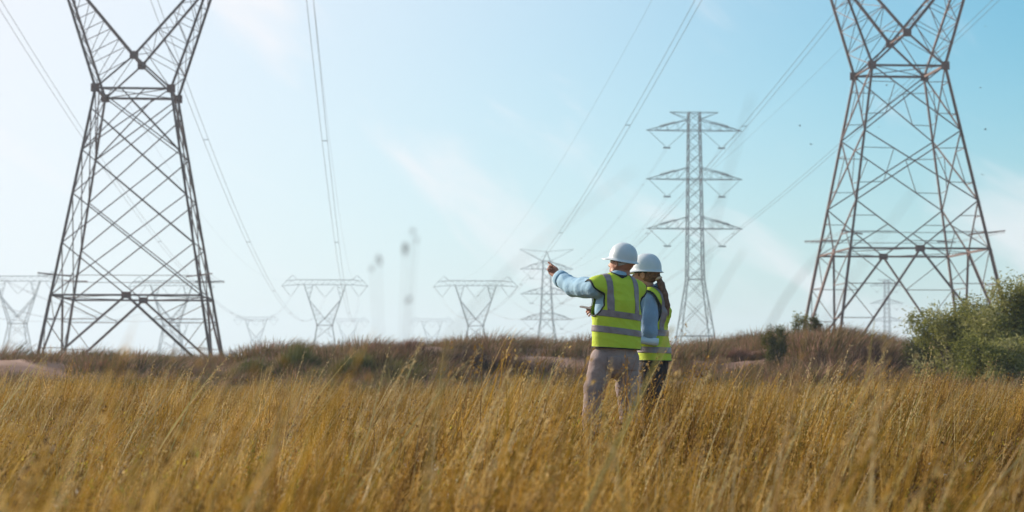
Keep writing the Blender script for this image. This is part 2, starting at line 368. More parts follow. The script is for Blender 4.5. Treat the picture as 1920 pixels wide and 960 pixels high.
    for sy_ in (-1, 1):                  # beam
        for sx_ in (-1, 1):
            T.bar((0, sy_ * .9, zb), (sx_ * 9, sy_ * .9, zb), 0.13, 'beam_chord'); T.bar((0, sy_ * .9, zt), (sx_ * 9, sy_ * .9, zt), 0.13, 'beam_chord')
            T.bar((sx_ * 9, sy_ * .9, zb), (sx_ * 14.2, sy_ * .25, zb - 0.5), 0.12, 'beam_chord'); T.bar((sx_ * 9, sy_ * .9, zt), (sx_ * 12.6, sy_ * .5, zb + 1.2), 0.11, 'beam_chord')
            T.bar((sx_ * 12.6, sy_ * .5, zb + 1.2), (sx_ * 14.2, sy_ * .25, zb - 0.5), 0.1, 'beam_chord')
            T.bar((sx_ * 9, sy_ * .9, zt), (sx_ * 10.6, sy_ * .3, zt + 1.5), 0.09, 'earth_peak'); T.bar((sx_ * 12.6, sy_ * .5, zb + 1.2), (sx_ * 10.6, sy_ * .3, zt + 1.5), 0.09, 'earth_peak')
            for k in range(9):
                T.bar((sx_ * k, sy_ * .9, zb if k % 2 else zt), (sx_ * (k + 1), sy_ * .9, zt if k % 2 else zb), rw, 'beam_lacing')
            T.bar((sx_ * 9, sy_ * .9, zb), (sx_ * 10.8, sy_ * .7, zt - 0.2), rw, 'beam_lacing'); T.bar((sx_ * 10.8, sy_ * .7, zt - .2), (sx_ * 12.4, sy_ * .5, zb - 0.3), rw, 'beam_lacing')
    for k in range(-9, 10):
        for z in (zb, zt): T.bar((k, -.9, z), (k, .9, z), rw * 0.8, 'beam_lacing')
    T.emit(root, joined, mt or M_steel, wscale)
    ins = INS if joined != 'all' else INS_far
    for x0, x1, xa, za in ((-3.4, 3.4, 0, zw + 9.2), (8.4, 14.0, 11.2, zw + 9.4), (-8.4, -14.0, -11.2, zw + 9.4)):
        put_insulator(root, ins, 5.0, (x0, 0, zb - 0.05), (xa, 0, za)); put_insulator(root, ins, 5.0, (x1, 0, zb - 0.3), (xa, 0, za))
def hex_tower(root, spec, mt, wscale=1.0):
    """narrow double-circuit pylon with three pairs of crossarms; spec = body profile [(z, halfwidth)], arms [(z_bottom, z_top)], ..."""
    T = Members(); prof = spec['prof']; zz = [p[0] for p in prof]; ww = [p[1] for p in prof]
    hw = lambda z: float(np.interp(z, zz, ww)); C = lambda i, z: Vector((SGN[i][0] * hw(z), SGN[i][1] * hw(z), z))
    for i in range(4):
        for a, b_ in zip(zz[:-1], zz[1:]): T.bar(C(i, a), C(i, b_), 0.17, 'leg', Vector((SGN[i][0], SGN[i][1], 0)).normalized())
    z = spec.get('z0', 0.0); lev = [z]
    while z < zz[-1] - 0.6: z = min(z + hw(z) * 1.75, zz[-1]); lev.append(z)
    for i in range(4):
        j = (i + 1) % 4
        for k in range(len(lev) - 1):
            T.bar(C(i, lev[k]), C(j, lev[k + 1]), 0.09, 'body_lacing'); T.bar(C(j, lev[k]), C(i, lev[k + 1]), 0.09, 'body_lacing')
        for z in spec['rings']: T.bar(C(i, z), C(j, z), 0.13, 'horizontal_brace')
    A = spec['half']
    for zb, zt in spec['arms']:
        for s in (-1, 1):
            tip = Vector((s * A, 0, zb)); role = 'crossarm'
            for sy_ in (-1, 1):
                rb = Vector((s * hw(zb), sy_ * hw(zb), zb)); rt = Vector((s * hw(zt), sy_ * hw(zt), zt))
                T.bar(rb, tip, 0.13, role + ('|%d|%.1f' % (s, zb))); T.bar(rt, tip, 0.12, role + ('|%d|%.1f' % (s, zb)))
                for fr in (0.25, 0.5, 0.75):
                    T.bar(rb.lerp(tip, fr), rt.lerp(tip, fr), 0.06, role + ('|%d|%.1f' % (s, zb))); T.bar(rb.lerp(tip, fr), rt.lerp(tip, fr - 0.25), 0.06, role + ('|%d|%.1f' % (s, zb)))
            T.bar(Vector((s * hw(zb), -hw(zb), zb)).lerp(tip, .5), Vector((s * hw(zb), hw(zb), zb)).lerp(tip, .5), 0.06, role + ('|%d|%.1f' % (s, zb)))
    ez, er, eh = spec['earth']
    for s in (-1, 1):
        for sy_ in (-1, 1):
            T.bar((s * hw(er), sy_ * hw(er), er), (s * eh, 0, ez), 0.1, 'earth_arm|%d' % s); T.bar((0 if spec.get('vee') else s * hw(zz[-1]), 0 if spec.get('vee') else sy_ * hw(zz[-1]), spec.get('vee') or zz[-1]), (s * eh, 0, ez), 0.1, 'earth_arm|%d' % s)
    if spec.get('vee'):
        for i in range(4): T.bar(C(i, zz[-1]), (0, 0, spec['vee']), 0.1, 'peak')
    # split role suffixes so that each arm is its own part
    T.emit(root, 'all', mt, wscale)
    for c in list(root.children):
        if '|' in c.name: c.name = c.name.split('|')[0]; c.data.name = c.name
    for zb, zt in spec['arms']:
        for s in (-1, 1):
            za = zb - 3.1; xa = s * A * 0.57
            put_insulator(root, INS_thin, 5.0, (s * (A - .4), 0, zb), (xa, 0, za)); put_insulator(root, INS_thin, 5.0, (s * (hw(zb) + .4), 0, zb), (xa, 0, za))
            me = INS_fat
            f0, f1 = 0.30, 0.70; rt = Vector((s * hw(zt), 0, zt)); tip = Vector((s * A, 0, zb))
            put_insulator(root, me, 5.0, rt.lerp(tip, f0) + Vector((0, -.15, .12)), rt.lerp(tip, f1) + Vector((0, -.15, .12)))
            b0 = obj('yoke_plate', PLATE_g, root); b0.location = (xa, 0, za); b0.scale = (1.3, 0.2, 0.25)
PLATE_g = unit_box(M_galv); INS_thin = insulator_mesh(5.0, 0.07, 8); INS_fat = insulator_mesh(5.0, 0.26, 8)
YAW = 0.075
def place(px, Y, z=0.0): return ((px - 960) / F * Y, Y, z)
big = {}
rL = empty('pylon', (-25.16, 124.55, 0), 0.081, label='large forked steel lattice pylon with dense criss-cross bracing, left side', cat='pylon', group='large pylons nearest the field')
delta_tower(rL, 19.285, 5.553, [8.95, 12.2, 15.1, 17.9][:], 'lattice', ('guard_wire',), slope=0.3375, guards=6.8)
rR = empty('pylon', (26.16, 125.25, 0), 0.061, label='large steel lattice pylon with open crossed bracing on the right, behind the green bushes', cat='pylon', group='large pylons nearest the field')
delta_tower(rR, 20.914, 8.619, [11.8, 16.5], 'panel', ('guard_wire',), slope=0.348, guards=9.6)
FAR = [(33, 590, -4.4, 1, 'hazy forked pylon cut off by the left edge of the photo'),
       (321, 622, -4.4, 1, 'hazy forked pylon seen through the legs of the large left pylon'),
       (609, 615, -4.4, 1, 'hazy forked pylon between the large left pylon and the picture centre'),
       (892, 622, -4.4, 1, 'hazy forked pylon left of the small narrow pylon and the pointing hand'),
       (480, 1180, -1.2, 0, 'tiny faint forked pylon far off, just right of the large left pylon'),
       (652, 1225, -1.2, 0, 'tiny faint forked pylon overlapping the right foot of the middle forked pylon'),
       (810, 1225, -1.2, 0, 'tiny faint forked pylon far off, left of the forked pylon beside the man'),
       (335, 1240, -1.2, 0, 'tiny faint forked pylon low between the legs of the large left pylon')]
for px, Y, z, near, lab in FAR:
    o = empty('pylon', place(px, Y, z), YAW, label=lab, cat='pylon', group='forked pylons in the distance')
    delta_tower(o, 19.3, 5.5, [10, 14.6], 'panel', 'all', M_galv, 1.0 if near else 1.25, slope=0.34)
SPEC_A = dict(prof=[(0, 4.7), (6, 3.0), (16.5, 1.45), (43, 1.05), (46.2, 1.0)], rings=[16.5, 25.5, 34.3, 43, 46.2, 6.5], arms=[(25.5, 27.6), (34.3, 36.4), (43, 45)], half=8.6, earth=(46.3, 45.0, 4.4))
SPEC_B = dict(prof=[(0, 4.6), (10.6, 3.1), (17.9, 2.0), (34.7, 1.25), (37.5, 1.2)], rings=[11, 17.9, 20, 26.4, 34.7, 37.4], arms=[(17.9, 20.2), (26.4, 28.6), (34.7, 37.2)], half=8.8, earth=(41.3, 37.3, 9.0), vee=40.5)
for px, Y, sp, z, lab, ws in ((1303.5, 330, SPEC_A, 0, 'tall narrow pylon with three pairs of crossarms right of the two workers', 0.85),
                           (1025, 620, SPEC_B, -1, 'smaller pylon with three crossarms and a spread earth-wire top behind the pointing hand', 1.15),
                           (1663, 930, SPEC_A, -1.3, 'very faint far pylon seen between the legs of the large right pylon', 1.4)):
    o = empty('pylon', place(px, Y, z), 0.07, label=lab, cat='pylon', group='narrow pylons with crossarms')
    hex_tower(o, sp, M_galv, ws)

# ---- conductors
def tube(path, r, k=4):
    v = []; f = []
    for i, p in enumerate(path):
        d = (path[min(i + 1, len(path) - 1)] - path[max(i - 1, 0)]).normalized()
        u = d.cross(Vector((0, 0, 1))).normalized(); w = u.cross(d)
        for a in range(k): v.append(p + (u * math.cos(a * math.tau / k) + w * math.sin(a * math.tau / k)) * r)
    for i in range(len(path) - 1):
        for a in range(k): f.append((i * k + a, i * k + (a + 1) % k, (i + 1) * k + (a + 1) % k, (i + 1) * k + a))
    return v, f
def span(a, b_, sag, n=48): return [a.lerp(b_, i / n) - Vector((0, 0, 4 * sag * (i / n) * (1 - i / n))) for i in range(n + 1)]
SPACER = unit_box(M_wire)
def bundle(a, b_, sag, lab, sep=0.5, r=0.021, group='conductor bundles strung between pylons'):
    o = empty('conductor_bundle', a, 0, label=lab, cat='power line', group=group)
    path = [p - a for p in span(a, b_, sag)]; side = Vector((math.cos(YAW), math.sin(YAW), 0)) * sep / 2
    for s in (-1, 1):
        v, f = tube([p + side * s for p in path], r); obj('wire', mesh('wire', v, f, [M_wire]), o)
    for k in (5, 11, 17, 23, 29, 35, 41):
        q = obj('spacer', SPACER, o); q.location = path[k]; q.scale = (sep, 0.06, 0.06); q.rotation_euler = (0, 0, YAW)
def att(root_loc, yaw, x, z): return Vector(root_loc) + Vector((math.cos(yaw) * x, math.sin(yaw) * x, z))
t2 = place(609, 615, -4.4); t3 = place(892, 622, -4.4); tA = place(321, 622, -4.4)
vA = (tA[0] + 0.075 * 497, 125, 0)
for near, nz, far, who, sag in ((rL.location, 19.285, t2, 'the large left pylon', 15.0), (rR.location, 20.914, t3, 'the large right pylon', 15.0), (Vector(vA), 19.3, tA, None, 15.0)):
    for x, nm in ((-11.2, 'left arm'), (0, 'middle'), (11.2, 'right arm')):
        lab = ('twin wires sagging away from the %s of %s' % (nm, who)) if who else ('twin wires running to the %s of the hazy pylon inside the left pylon' % nm)
        bundle(att(near, YAW, x, nz + 9.2), att(far, YAW, x, 19.3 + 9.2), sag, lab)
    if who:
        for x, nm in ((-10.6, 'left'), (10.6, 'right')):
            v, f = tube(span(att(near, YAW, x, nz + 16.5), att(far, YAW, x, 19.3 + 16.5), 11.0), 0.012)
            tag(obj('earth_wire', mesh('earth_wire', v, f, [M_wire])), label='thin single earth wire from the top %s peak of %s' % (nm, who), cat='power line', group='earth wires')
for zb1, zb2 in ((43, 34.7), (34.3, 26.4), (25.5, 17.9)):
    for s in (-1, 1):
        a = att(place(1303.5, 330, 0), 0.07, s * 4.9, zb1 - 3.1); b_ = att(place(1025, 620, -1), 0.07, s * 5.0, zb2 - 3.1)
        bundle(a, b_, 7, 'faint twin wires from the %s %s crossarm of the tall narrow pylon' % ({43: 'top', 34.3: 'middle', 25.5: 'lowest'}[zb1], 'left' if s < 0 else 'right'), 0.4, 0.016)

# ------------------------------------------------------------------ vegetation kit
class Blades:
    def __init__(s): s.v = []; s.f = []; s.mi = []; s.r = []; s.n = 0
    def add(s, v, f, mi, r):
        v = np.asarray(v, float); s.v.append(v); s.f += [tuple(i + s.n for i in q) for q in f]; s.n += len(v)
        s.mi += [mi] * len(f); s.r += [r] * len(v)
    def build(s, name, mats):
        me = mesh(name, np.concatenate(s.v), s.f, mats, False, s.mi)
        a = me.attributes.new('rnd', 'FLOAT', 'POINT'); a.data.foreach_set('value', np.asarray(s.r, dtype=np.float32)); return me
def blade(B, base, h, lean, wid, rnd, mi=0, segs=4, curl=1.0, rs=rng):
    th = rs.uniform(0, math.tau); wv = np.array([math.cos(th), math.sin(th), 0]) * wid / 2
    pts = []
    for i in range(segs + 1):
        t_ = i / segs; pts.append(np.array(base) + np.array([lean[0] * t_ ** (1 + curl), lean[1] * t_ ** (1 + curl), h * (t_ - 0.12 * curl * t_ * t_)]))
    v = []
    for i, p in enumerate(pts):
        k = (1 - (i / segs) ** 2 * 0.9); v += [p - wv * k, p + wv * k]
    B.add(v, [(2 * i, 2 * i + 1, 2 * i + 3, 2 * i + 2) for i in range(segs)], mi, rnd)
    return pts
def seeds(B, p0, p1, n, spread, size, rnd, mi=1, rs=rng):
    p0 = np.array(p0); p1 = np.array(p1)
    for i in range(n):
        c = p0 + (p1 - p0) * rs.uniform(0, 1) + rs.normal(0, spread, 3); d = (p1 - p0); d = d / (np.linalg.norm(d) + 1e-9) + rs.normal(0, 0.55, 3); d /= np.linalg.norm(d)
        u = np.cross(d, rs.normal(0, 1, 3)); u /= np.linalg.norm(u) + 1e-9
        s_ = size * rs.uniform(0.6, 1.3); B.add([c - d * s_, c + u * s_ * 0.42, c + d * s_, c - u * s_ * 0.42], [(0, 1, 2, 3)], mi, min(1, max(0, rnd + rs.normal(0, .15))))
def field_clump(k):
    rs = np.random.default_rng(100 + k); B = Blades()
    tall = (0.9, 1.0, 1.15, 0.8, 1.0, 1.25)[k % 6]
    for i in range(78):
        r_ = 0.22 * math.sqrt(rs.uniform()); a = rs.uniform(0, math.tau); bx, by = r_ * math.cos(a), r_ * math.sin(a)
        h = rs.uniform(0.26, 0.56) * tall; ln = (rs.normal(0.13, 0.09), rs.normal(0, 0.08)); rn = rs.uniform()
        pts = blade(B, (bx, by, -0.03), h, ln, rs.uniform(0.004, 0.008), rn, 0, 4, rs.uniform(0.1, 0.8), rs)
        if rs.uniform() < 0.6: seeds(B, pts[2], pts[4], 13, 0.008, 0.0062, rn, 1, rs)
    for i in range(22):
        a = rs.uniform(0, math.tau); r_ = 0.25 * math.sqrt(rs.uniform()); p = np.array([r_ * math.cos(a), r_ * math.sin(a), rs.uniform(0.05, 0.34)])
        q = p + rs.normal(0, 0.05, 3); seeds(B, p, q, 5, 0.02, 0.011, rs.uniform(0, 0.6), 1, rs)
    return B.build('field_grass_clump', [M_grass, M_seed])
def stalk_clump(k):
    rs = np.random.default_rng(300 + k); B = Blades()
    for i in range(3 + k % 3):
        h = rs.uniform(0.55, 0.90); ln = (rs.uniform(0.04, 0.45), rs.normal(0, 0.10)); rn = rs.uniform()
        pts = blade(B, rs.normal(0, 0.05, 3) * [1, 1, 0], h, ln, 0.0065, rn, 0, 6, rs.uniform(0.1, 0.6), rs)
        seeds(B, pts[4], pts[6], 40, 0.0045, 0.0062, rn, 1, rs)
    return B.build('tall_stalks', [M_stalk, M_straw])
def weed_clump(k):
    rs = np.random.default_rng(500 + k); B = Blades()
    for i in range(9):
        h = rs.uniform(0.28, 0.5); ln = (rs.normal(0.05, 0.08), rs.normal(0, 0.08))
        pts = blade(B, rs.normal(0, 0.06, 3) * [1, 1, 0], h, ln, 0.004, rs.uniform(), 0, 4, 0.5, rs)
        seeds(B, pts[1], pts[4], 14, 0.02, 0.014, rs.uniform(), 0, rs)
        if rs.uniform() < 0.75: seeds(B, pts[4], pts[4] + [0, 0, .01], 4, 0.007, 0.008, 0.5, 1 + (k % 3 == 0), rs)
    return B.build('weed', [M_green, M_flower, M_white])
def dead_clump(k):
    """dark brown dead weeds, crooked, with knobbly heads"""
    rs = np.random.default_rng(900 + k); B = Blades()
    for i in range(16):
        h = rs.uniform(0.25, 0.6); ln = (rs.normal(0.10, 0.12), rs.normal(0, 0.10)); rn = rs.uniform()
        pts = blade(B, rs.normal(0, 0.07, 3) * [1, 1, 0], h, ln, 0.005, rn, 0, 5, rs.uniform(0, 1), rs)
        seeds(B, pts[2], pts[5], 16, 0.016, 0.011, rn * .6, 0, rs)
    return B.build('dead_weed', [M_dead])
def tussock(k, dark=False, mt=None):
    rs = np.random.default_rng(700 + k); B = Blades()
    for i in range(230):
        a = rs.uniform(0, math.tau); r_ = 0.42 * rs.uniform() ** 0.7; ca, sa = math.cos(a), math.sin(a)
        h = (0.50 - 0.55 * r_ * r_ / 0.42) * rs.uniform(0.6, 1.15); o_ = 0.16 + 0.25 * r_
        blade(B, (r_ * ca, r_ * sa, -0.1), h + 0.1, (ca * o_ * rs.uniform(.3, 1) + 0.10, sa * o_ * rs.uniform(.3, 1)), rs.uniform(0.007, 0.013), rs.uniform(), 0, 4, 0.9, rs)
    return B.build('tussock', [mt or (M_tussd if dark else M_tuss)])
def make_coll(name, meshes):
    c = bpy.data.collections.new(name)
    for i, me in enumerate(meshes): c.objects.link(bpy.data.objects.new('%s_%02d' % (name, i), me))
    return c
def scatter(name, coll, pts, rot, scl, idx, **k):
    me = bpy.data.meshes.new(name); me.from_pydata([tuple(map(float, p)) for p in pts], [], [])
    for nm, ty, arr in (('rotv', 'FLOAT_VECTOR', rot), ('sclv', 'FLOAT_VECTOR', scl), ('pick', 'INT', idx)):
        a = me.attributes.new(nm, ty, 'POINT'); arr = np.asarray(arr)
        a.data.foreach_set('vector' if 'VEC' in ty else 'value', (arr.astype(np.float32) if 'VEC' in ty else arr.astype(np.int32)).ravel())
    o = obj(name, me, **k); g = bpy.data.node_groups.new(name, 'GeometryNodeTree')
    g.interface.new_socket('Geometry', in_out='INPUT', socket_type='NodeSocketGeometry'); g.interface.new_socket('Geometry', in_out='OUTPUT', socket_type='NodeSocketGeometry')
    n = g.nodes; l = g.links; gi = n.new('NodeGroupInput'); go = n.new('NodeGroupOutput'); ip = n.new('GeometryNodeInstanceOnPoints')
    ci = n.new('GeometryNodeCollectionInfo'); ci.inputs[0].default_value = coll; ci.inputs['Separate Children'].default_value = True; ci.inputs['Reset Children'].default_value = True
    def na(nm, ty):
        a = n.new('GeometryNodeInputNamedAttribute'); a.data_type = ty; a.inputs[0].default_value = nm; return a
    ra, sa, ia = na('rotv', 'FLOAT_VECTOR'), na('sclv', 'FLOAT_VECTOR'), na('pick', 'INT')
    l.new(gi.outputs[0], ip.inputs['Points']); l.new(ci.outputs[0], ip.inputs['Instance']); ip.inputs['Pick Instance'].default_value = True
    l.new(ia.outputs[0], ip.inputs['Instance Index']); l.new(ra.outputs[0], ip.inputs['Rotation']); l.new(sa.outputs[0], ip.inputs['Scale'])
    l.new(ip.outputs[0], go.inputs[0])
    md = o.modifiers.new('scatter', 'NODES'); md.node_group = g; return o
def scatter_pts(y0, y1, dens, margin=2.0):
    out = []
    n = int(dens * (0.29 * (y1 ** 2 - y0 ** 2) + 2 * margin * (y1 - y0)))
    while len(out) < n:
        y = rng.uniform(y0, y1); hw = 0.29 * y + margin
        if rng.uniform() * (0.29 * y1 + margin) > hw: continue
        out.append((rng.uniform(-hw, hw), y))
    p = np.array(out); return p
PEOPLE = [(0.78, 14.2), (1.12, 14.75)]
def field(name, coll, nvar, y0, y1, dens, s0, s1, tilt=0.08, thin=None, **k):
    p = scatter_pts(y0, y1, dens)
    keep = np.ones(len(p), bool)
    for cx, cy_ in PEOPLE: keep &= np.hypot(p[:, 0] - cx, p[:, 1] - cy_) > 0.30
    lft = sstep(0.06, -0.02, p[:, 0] / p[:, 1])
    keep &= p[:, 1] < 33 - 5 * lft + 9.5 * vnoise(p[:, 0], p[:, 1] * .2, 0.55, 77) + 2 * vnoise(p[:, 0], p[:, 1], 2.2, 78)
    if thin is not None: keep &= thin(p)
    p = p[keep]; n = len(p); z = height(p[:, 0], p[:, 1])
    patch = np.clip((vnoise(p[:, 0], p[:, 1], 0.5, 11) * 0.40 + vnoise(p[:, 0], p[:, 1], 1.5, 12) * 0.60 - .5) * 1.5 + .5, 0, 1)
    s = (s0 + (s1 - s0) * patch) * rng.uniform(0.85, 1.15, n) * (1 - .38 * sstep(20, 36, p[:, 1]))
    # rotate only a little so that the wind lean stays towards the right
    rot = np.stack([rng.normal(0, tilt, n), rng.normal(0.05, tilt * 1.3, n), rng.uniform(-0.9, 0.9, n)], 1)
    return scatter(name, coll, np.c_[p, z], rot, np.stack([s * rng.uniform(.9, 1.2, n), s, s], 1), rng.integers(0, nvar, n), **k)
c_field = make_coll('field_clump', [field_clump(i) for i in range(6)])
c_stalk = make_coll('stalks', [stalk_clump(i) for i in range(6)])
c_weed = make_coll('weeds', [weed_clump(i) for i in range(6)])
c_tuss = make_coll('tussocks', [tussock(i) for i in range(5)])
field('field_grass', c_field, 6, 2.6, 41, 13, 0.38, 1.52, kind='stuff', label='golden brown dry grass covering the whole field', cat='grass')
field('highest_grass_stalks', c_stalk, 6, 3.5, 22, 0.55, 1.0, 1.36, kind='stuff', label='highest straw stalks reaching up to the dune line and above', cat='grass')
field('near_grass', c_field, 6, 2.0, 4.2, 7, 0.85, 1.28, kind='stuff', label='blurred brown grass closest to the camera', cat='grass')
field('tall_grass_stalks', c_stalk, 6, 2.6, 39, 3.2, 0.66, 1.10, kind='stuff', label='taller pale straw stalks with seed heads leaning right above the field', cat='grass')
c_dead = make_coll('dead_weeds', [dead_clump(i) for i in range(5)])
field('near_dead_weeds', c_dead, 5, 2.2, 5.2, 2.6, 0.8, 1.15, tilt=.15, kind='stuff', label='blurred dark brown weeds close to the camera', cat='weeds')
field('dead_weeds', c_dead, 5, 5.0, 36, 2.6, 0.6, 1.25, tilt=.2, thin=lambda p: vnoise(p[:, 0], p[:, 1], 0.8, 41) > 0.42, kind='stuff', label='dark brown crooked dead weeds scattered through the golden grass', cat='weeds')
field('field_weeds', c_weed, 6, 5.2, 32, 3.0, 0.7, 1.15, thin=lambda p: vnoise(p[:, 0], p[:, 1], 0.5, 21) > 0.35, kind='stuff', label='yellow green weeds with tiny yellow and white flowers among the dry grass', cat='weeds')
# scrub on the dune
p = scatter_pts(30, 62, 1.9, 3.0)
cov = vnoise(p[:, 0], p[:, 1], 0.35, 31) * 0.6 + vnoise(p[:, 0], p[:, 1], 1.1, 32) * 0.4
pxs = 960 + F * p[:, 0] / p[:, 1]
sandy = ((pxs > 1330) & (pxs < 1480) & (p[:, 1] > 45) & (p[:, 1] < 50))
p = p[(cov > np.where(p[:, 1] < 36, .55, .38)) & (~sandy | (rng.uniform(0, 1, len(p)) < .3))]; n = len(p); s = (0.4 + 1.25 * vnoise(p[:, 0], p[:, 1], 0.8, 33)) * rng.uniform(.75, 1.25, n)
z = height(p[:, 0], p[:, 1])
scatter('dune_scrub', c_tuss, np.c_[p, z], np.stack([rng.normal(0, .06, n), rng.normal(0, .06, n), rng.uniform(-1, 1, n)], 1), np.stack([s * 1.3, s * 1.3, s * 0.85], 1), rng.integers(0, 5, n), kind='stuff', label='dull brown and olive tussock scrub covering the dune behind the field', cat='scrub')
# a looser row of olive tussocks in front of the dune
p = scatter_pts(27, 43, 1.7, 3.0); lft = sstep(0.10, 0.0, p[:, 0] / p[:, 1])
cov = vnoise(p[:, 0], p[:, 1], 0.45, 51) * .6 + vnoise(p[:, 0], p[:, 1], 1.2, 52) * .4
p = p[(cov > .50 - .12 * lft) & (p[:, 1] > 34 - 6 * lft)]; n = len(p); s_ = (0.55 + 0.7 * vnoise(p[:, 0], p[:, 1], 0.7, 53)) * rng.uniform(.75, 1.25, n)
M_olive = leafmat('olive_blades', [(0.07, 0.065, 0.022), (0.14, 0.135, 0.035), (0.21, 0.18, 0.06), (0.30, 0.24, 0.10)], 0.25, 1.2, weight=.35)
c_olive = make_coll('olive_tussocks', [tussock(20 + i, mt=M_olive) for i in range(4)])
scatter('olive_scrub', c_olive, np.c_[p, height(p[:, 0], p[:, 1])], np.stack([rng.normal(0, .06, n), rng.normal(.03, .06, n), rng.uniform(-1, 1, n)], 1), np.stack([s_ * 1.4, s_ * 1.4, s_], 1), rng.integers(0, 4, n), kind='stuff', label='olive green grass tufts between the golden field and the dune', cat='scrub')

# ------------------------------------------------------------------ implicit-surface kit for figures and clothes
def rotz(a): c, s = math.cos(a), math.sin(a); return np.array([[c, -s, 0], [s, c, 0], [0, 0, 1.0]])
class Field:
    """smooth union of tapered capsules / ellipsoids sampled on a grid, turned into one continuous mesh"""
    def __init__(s, lo, hi, h):
        s.lo = np.array(lo, float); s.h = h; s.n = np.ceil((np.array(hi) - s.lo) / h).astype(int) + 1
        s.F = np.full(s.n, 0.5, np.float32)
    def sub(s, a, b):
        i0 = np.clip(((a - s.lo) / s.h).astype(int), 0, s.n - 1); i1 = np.clip(((b - s.lo) / s.h).astype(int) + 2, 1, s.n)
        sl = tuple(slice(p, q) for p, q in zip(i0, i1))
        ax = [s.lo[k] + s.h * np.arange(i0[k], i1[k]) for k in range(3)]
        return sl, np.stack(np.meshgrid(*ax, indexing='ij'), -1).astype(np.float32)
    def comb(s, sl, d, k, op):
        G = s.F[sl]
        if op == 'add':
            if k > 0:
                hh = np.clip(0.5 + 0.5 * (G - d) / k, 0, 1); s.F[sl] = G * (1 - hh) + d * hh - k * hh * (1 - hh)
            else: s.F[sl] = np.minimum(G, d)
        else:
            if k > 0:
                hh = np.clip(0.5 - 0.5 * (G + d) / k, 0, 1); s.F[sl] = G * (1 - hh) - d * hh + k * hh * (1 - hh)
            else: s.F[sl] = np.maximum(G, -d)
    def cap(s, a, b, ra, rb, k=0.02, squash=1.0, rot=None, op='add'):
        a = np.array(a, float); b = np.array(b, float); m = max(ra, rb) + 0.06 + k
        if a.size and np.min(s.lo) > 1e9: return
        sl, P = s.sub(np.minimum(a, b) - m, np.maximum(a, b) + m)
        if P.size == 0: return
        Rm = np.eye(3) if rot is None else rot.T
        sc = np.array([1, 1 / squash, 1])
        q = ((P - a.astype(np.float32)) @ Rm.T) * sc; ab = (Rm @ (b - a)) * sc; l2 = float(ab @ ab) + 1e-9
        t_ = np.clip((q @ ab) / l2, 0, 1)
        d = np.linalg.norm(q - t_[..., None] * ab, axis=-1) - (ra + (rb - ra) * t_)
        s.comb(sl, (d * min(1, squash)).astype(np.float32), k, op)
    def chain(s, pts, rad, k=0.02, **kw):
        for i in range(len(pts) - 1): s.cap(pts[i], pts[i + 1], rad[i], rad[i + 1], k, **kw)
    def ell(s, c, r, rot=None, k=0.02, op='add'):
        c = np.array(c, float); r = np.array(r, float); m = r.max() + 0.05 + k
        sl, P = s.sub(c - m, c + m)
        Rm = np.eye(3) if rot is None else rot.T
        q = (P - c.astype(np.float32)) @ Rm.T; k0 = np.linalg.norm(q / r, axis=-1); k1 = np.linalg.norm(q / (r * r), axis=-1) + 1e-6
        s.comb(sl, (k0 * (k0 - 1) / k1).astype(np.float32), k, op)
    def mesh(s):
        Fv = s.F; S = (Fv < 0); n = np.array(Fv.shape)
        cells = n - 1; cnt = np.zeros(cells, np.float32); acc = np.zeros(tuple(cells) + (3,), np.float32)
        offs = [(i, j, k) for i in (0, 1) for j in (0, 1) for k in (0, 1)]
        def at(A, o): return A[o[0]:o[0] + cells[0], o[1]:o[1] + cells[1], o[2]:o[2] + cells[2]]
        for o in offs:
            for ax in range(3):
                if o[ax]: continue
                o2 = list(o); o2[ax] = 1
                A = at(Fv, o); B = at(Fv, o2); X = (A < 0) != (B < 0)
                tt = A[X] / (A[X] - B[X]); idx = np.nonzero(X)
                for q in range(3): acc[idx + (np.full(len(tt), q),)] += o[q] + (tt if q == ax else 0)
                cnt[X] += 1
        act = cnt > 0; ids = -np.ones(cells, np.int64); ids[act] = np.arange(act.sum())
        base = np.stack(np.nonzero(act), 1); V = s.lo + s.h * (base + acc[act] / cnt[act][:, None])
        faces = []
        for ax in range(3):
            b1, b2 = [(1, 2), (2, 0), (0, 1)][ax]
            A = [slice(None)] * 3; B = [slice(None)] * 3; A[ax] = slice(0, -1); B[ax] = slice(1, None)
            X = S[tuple(A)] != S[tuple(B)]; ix = np.stack(np.nonzero(X), 1)
            ok = (ix[:, b1] > 0) & (ix[:, b2] > 0) & (ix[:, b1] < cells[b1]) & (ix[:, b2] < cells[b2]); ix = ix[ok]
            if not len(ix): continue
            def g(d1, d2):
                q = ix.copy(); q[:, b1] += d1; q[:, b2] += d2; return ids[q[:, 0], q[:, 1], q[:, 2]]
            quad = np.stack([g(-1, -1), g(0, -1), g(0, 0), g(-1, 0)], 1)
            fl = S[ix[:, 0], ix[:, 1], ix[:, 2]]
            quad[~fl] = quad[~fl][:, ::-1]; faces.append(quad)
        return V, np.concatenate(faces)
def smooth_v(V, Fq, it=2, lam=0.5):
    n = len(V); E_ = np.concatenate([Fq[:, [0, 1]], Fq[:, [1, 2]], Fq[:, [2, 3]], Fq[:, [3, 0]]]) if Fq.shape[1] == 4 else np.concatenate([Fq[:, [0, 1]], Fq[:, [1, 2]], Fq[:, [2, 0]]])
    for _ in range(it):
        acc = np.zeros_like(V); c = np.zeros(n)
        for k in range(3): acc[:, k] = np.bincount(E_[:, 0], V[E_[:, 1], k], n) + np.bincount(E_[:, 1], V[E_[:, 0], k], n)
        c = np.bincount(E_[:, 0], minlength=n) + np.bincount(E_[:, 1], minlength=n)
        V = V + lam * (acc / np.maximum(c, 1)[:, None] - V)
    return V
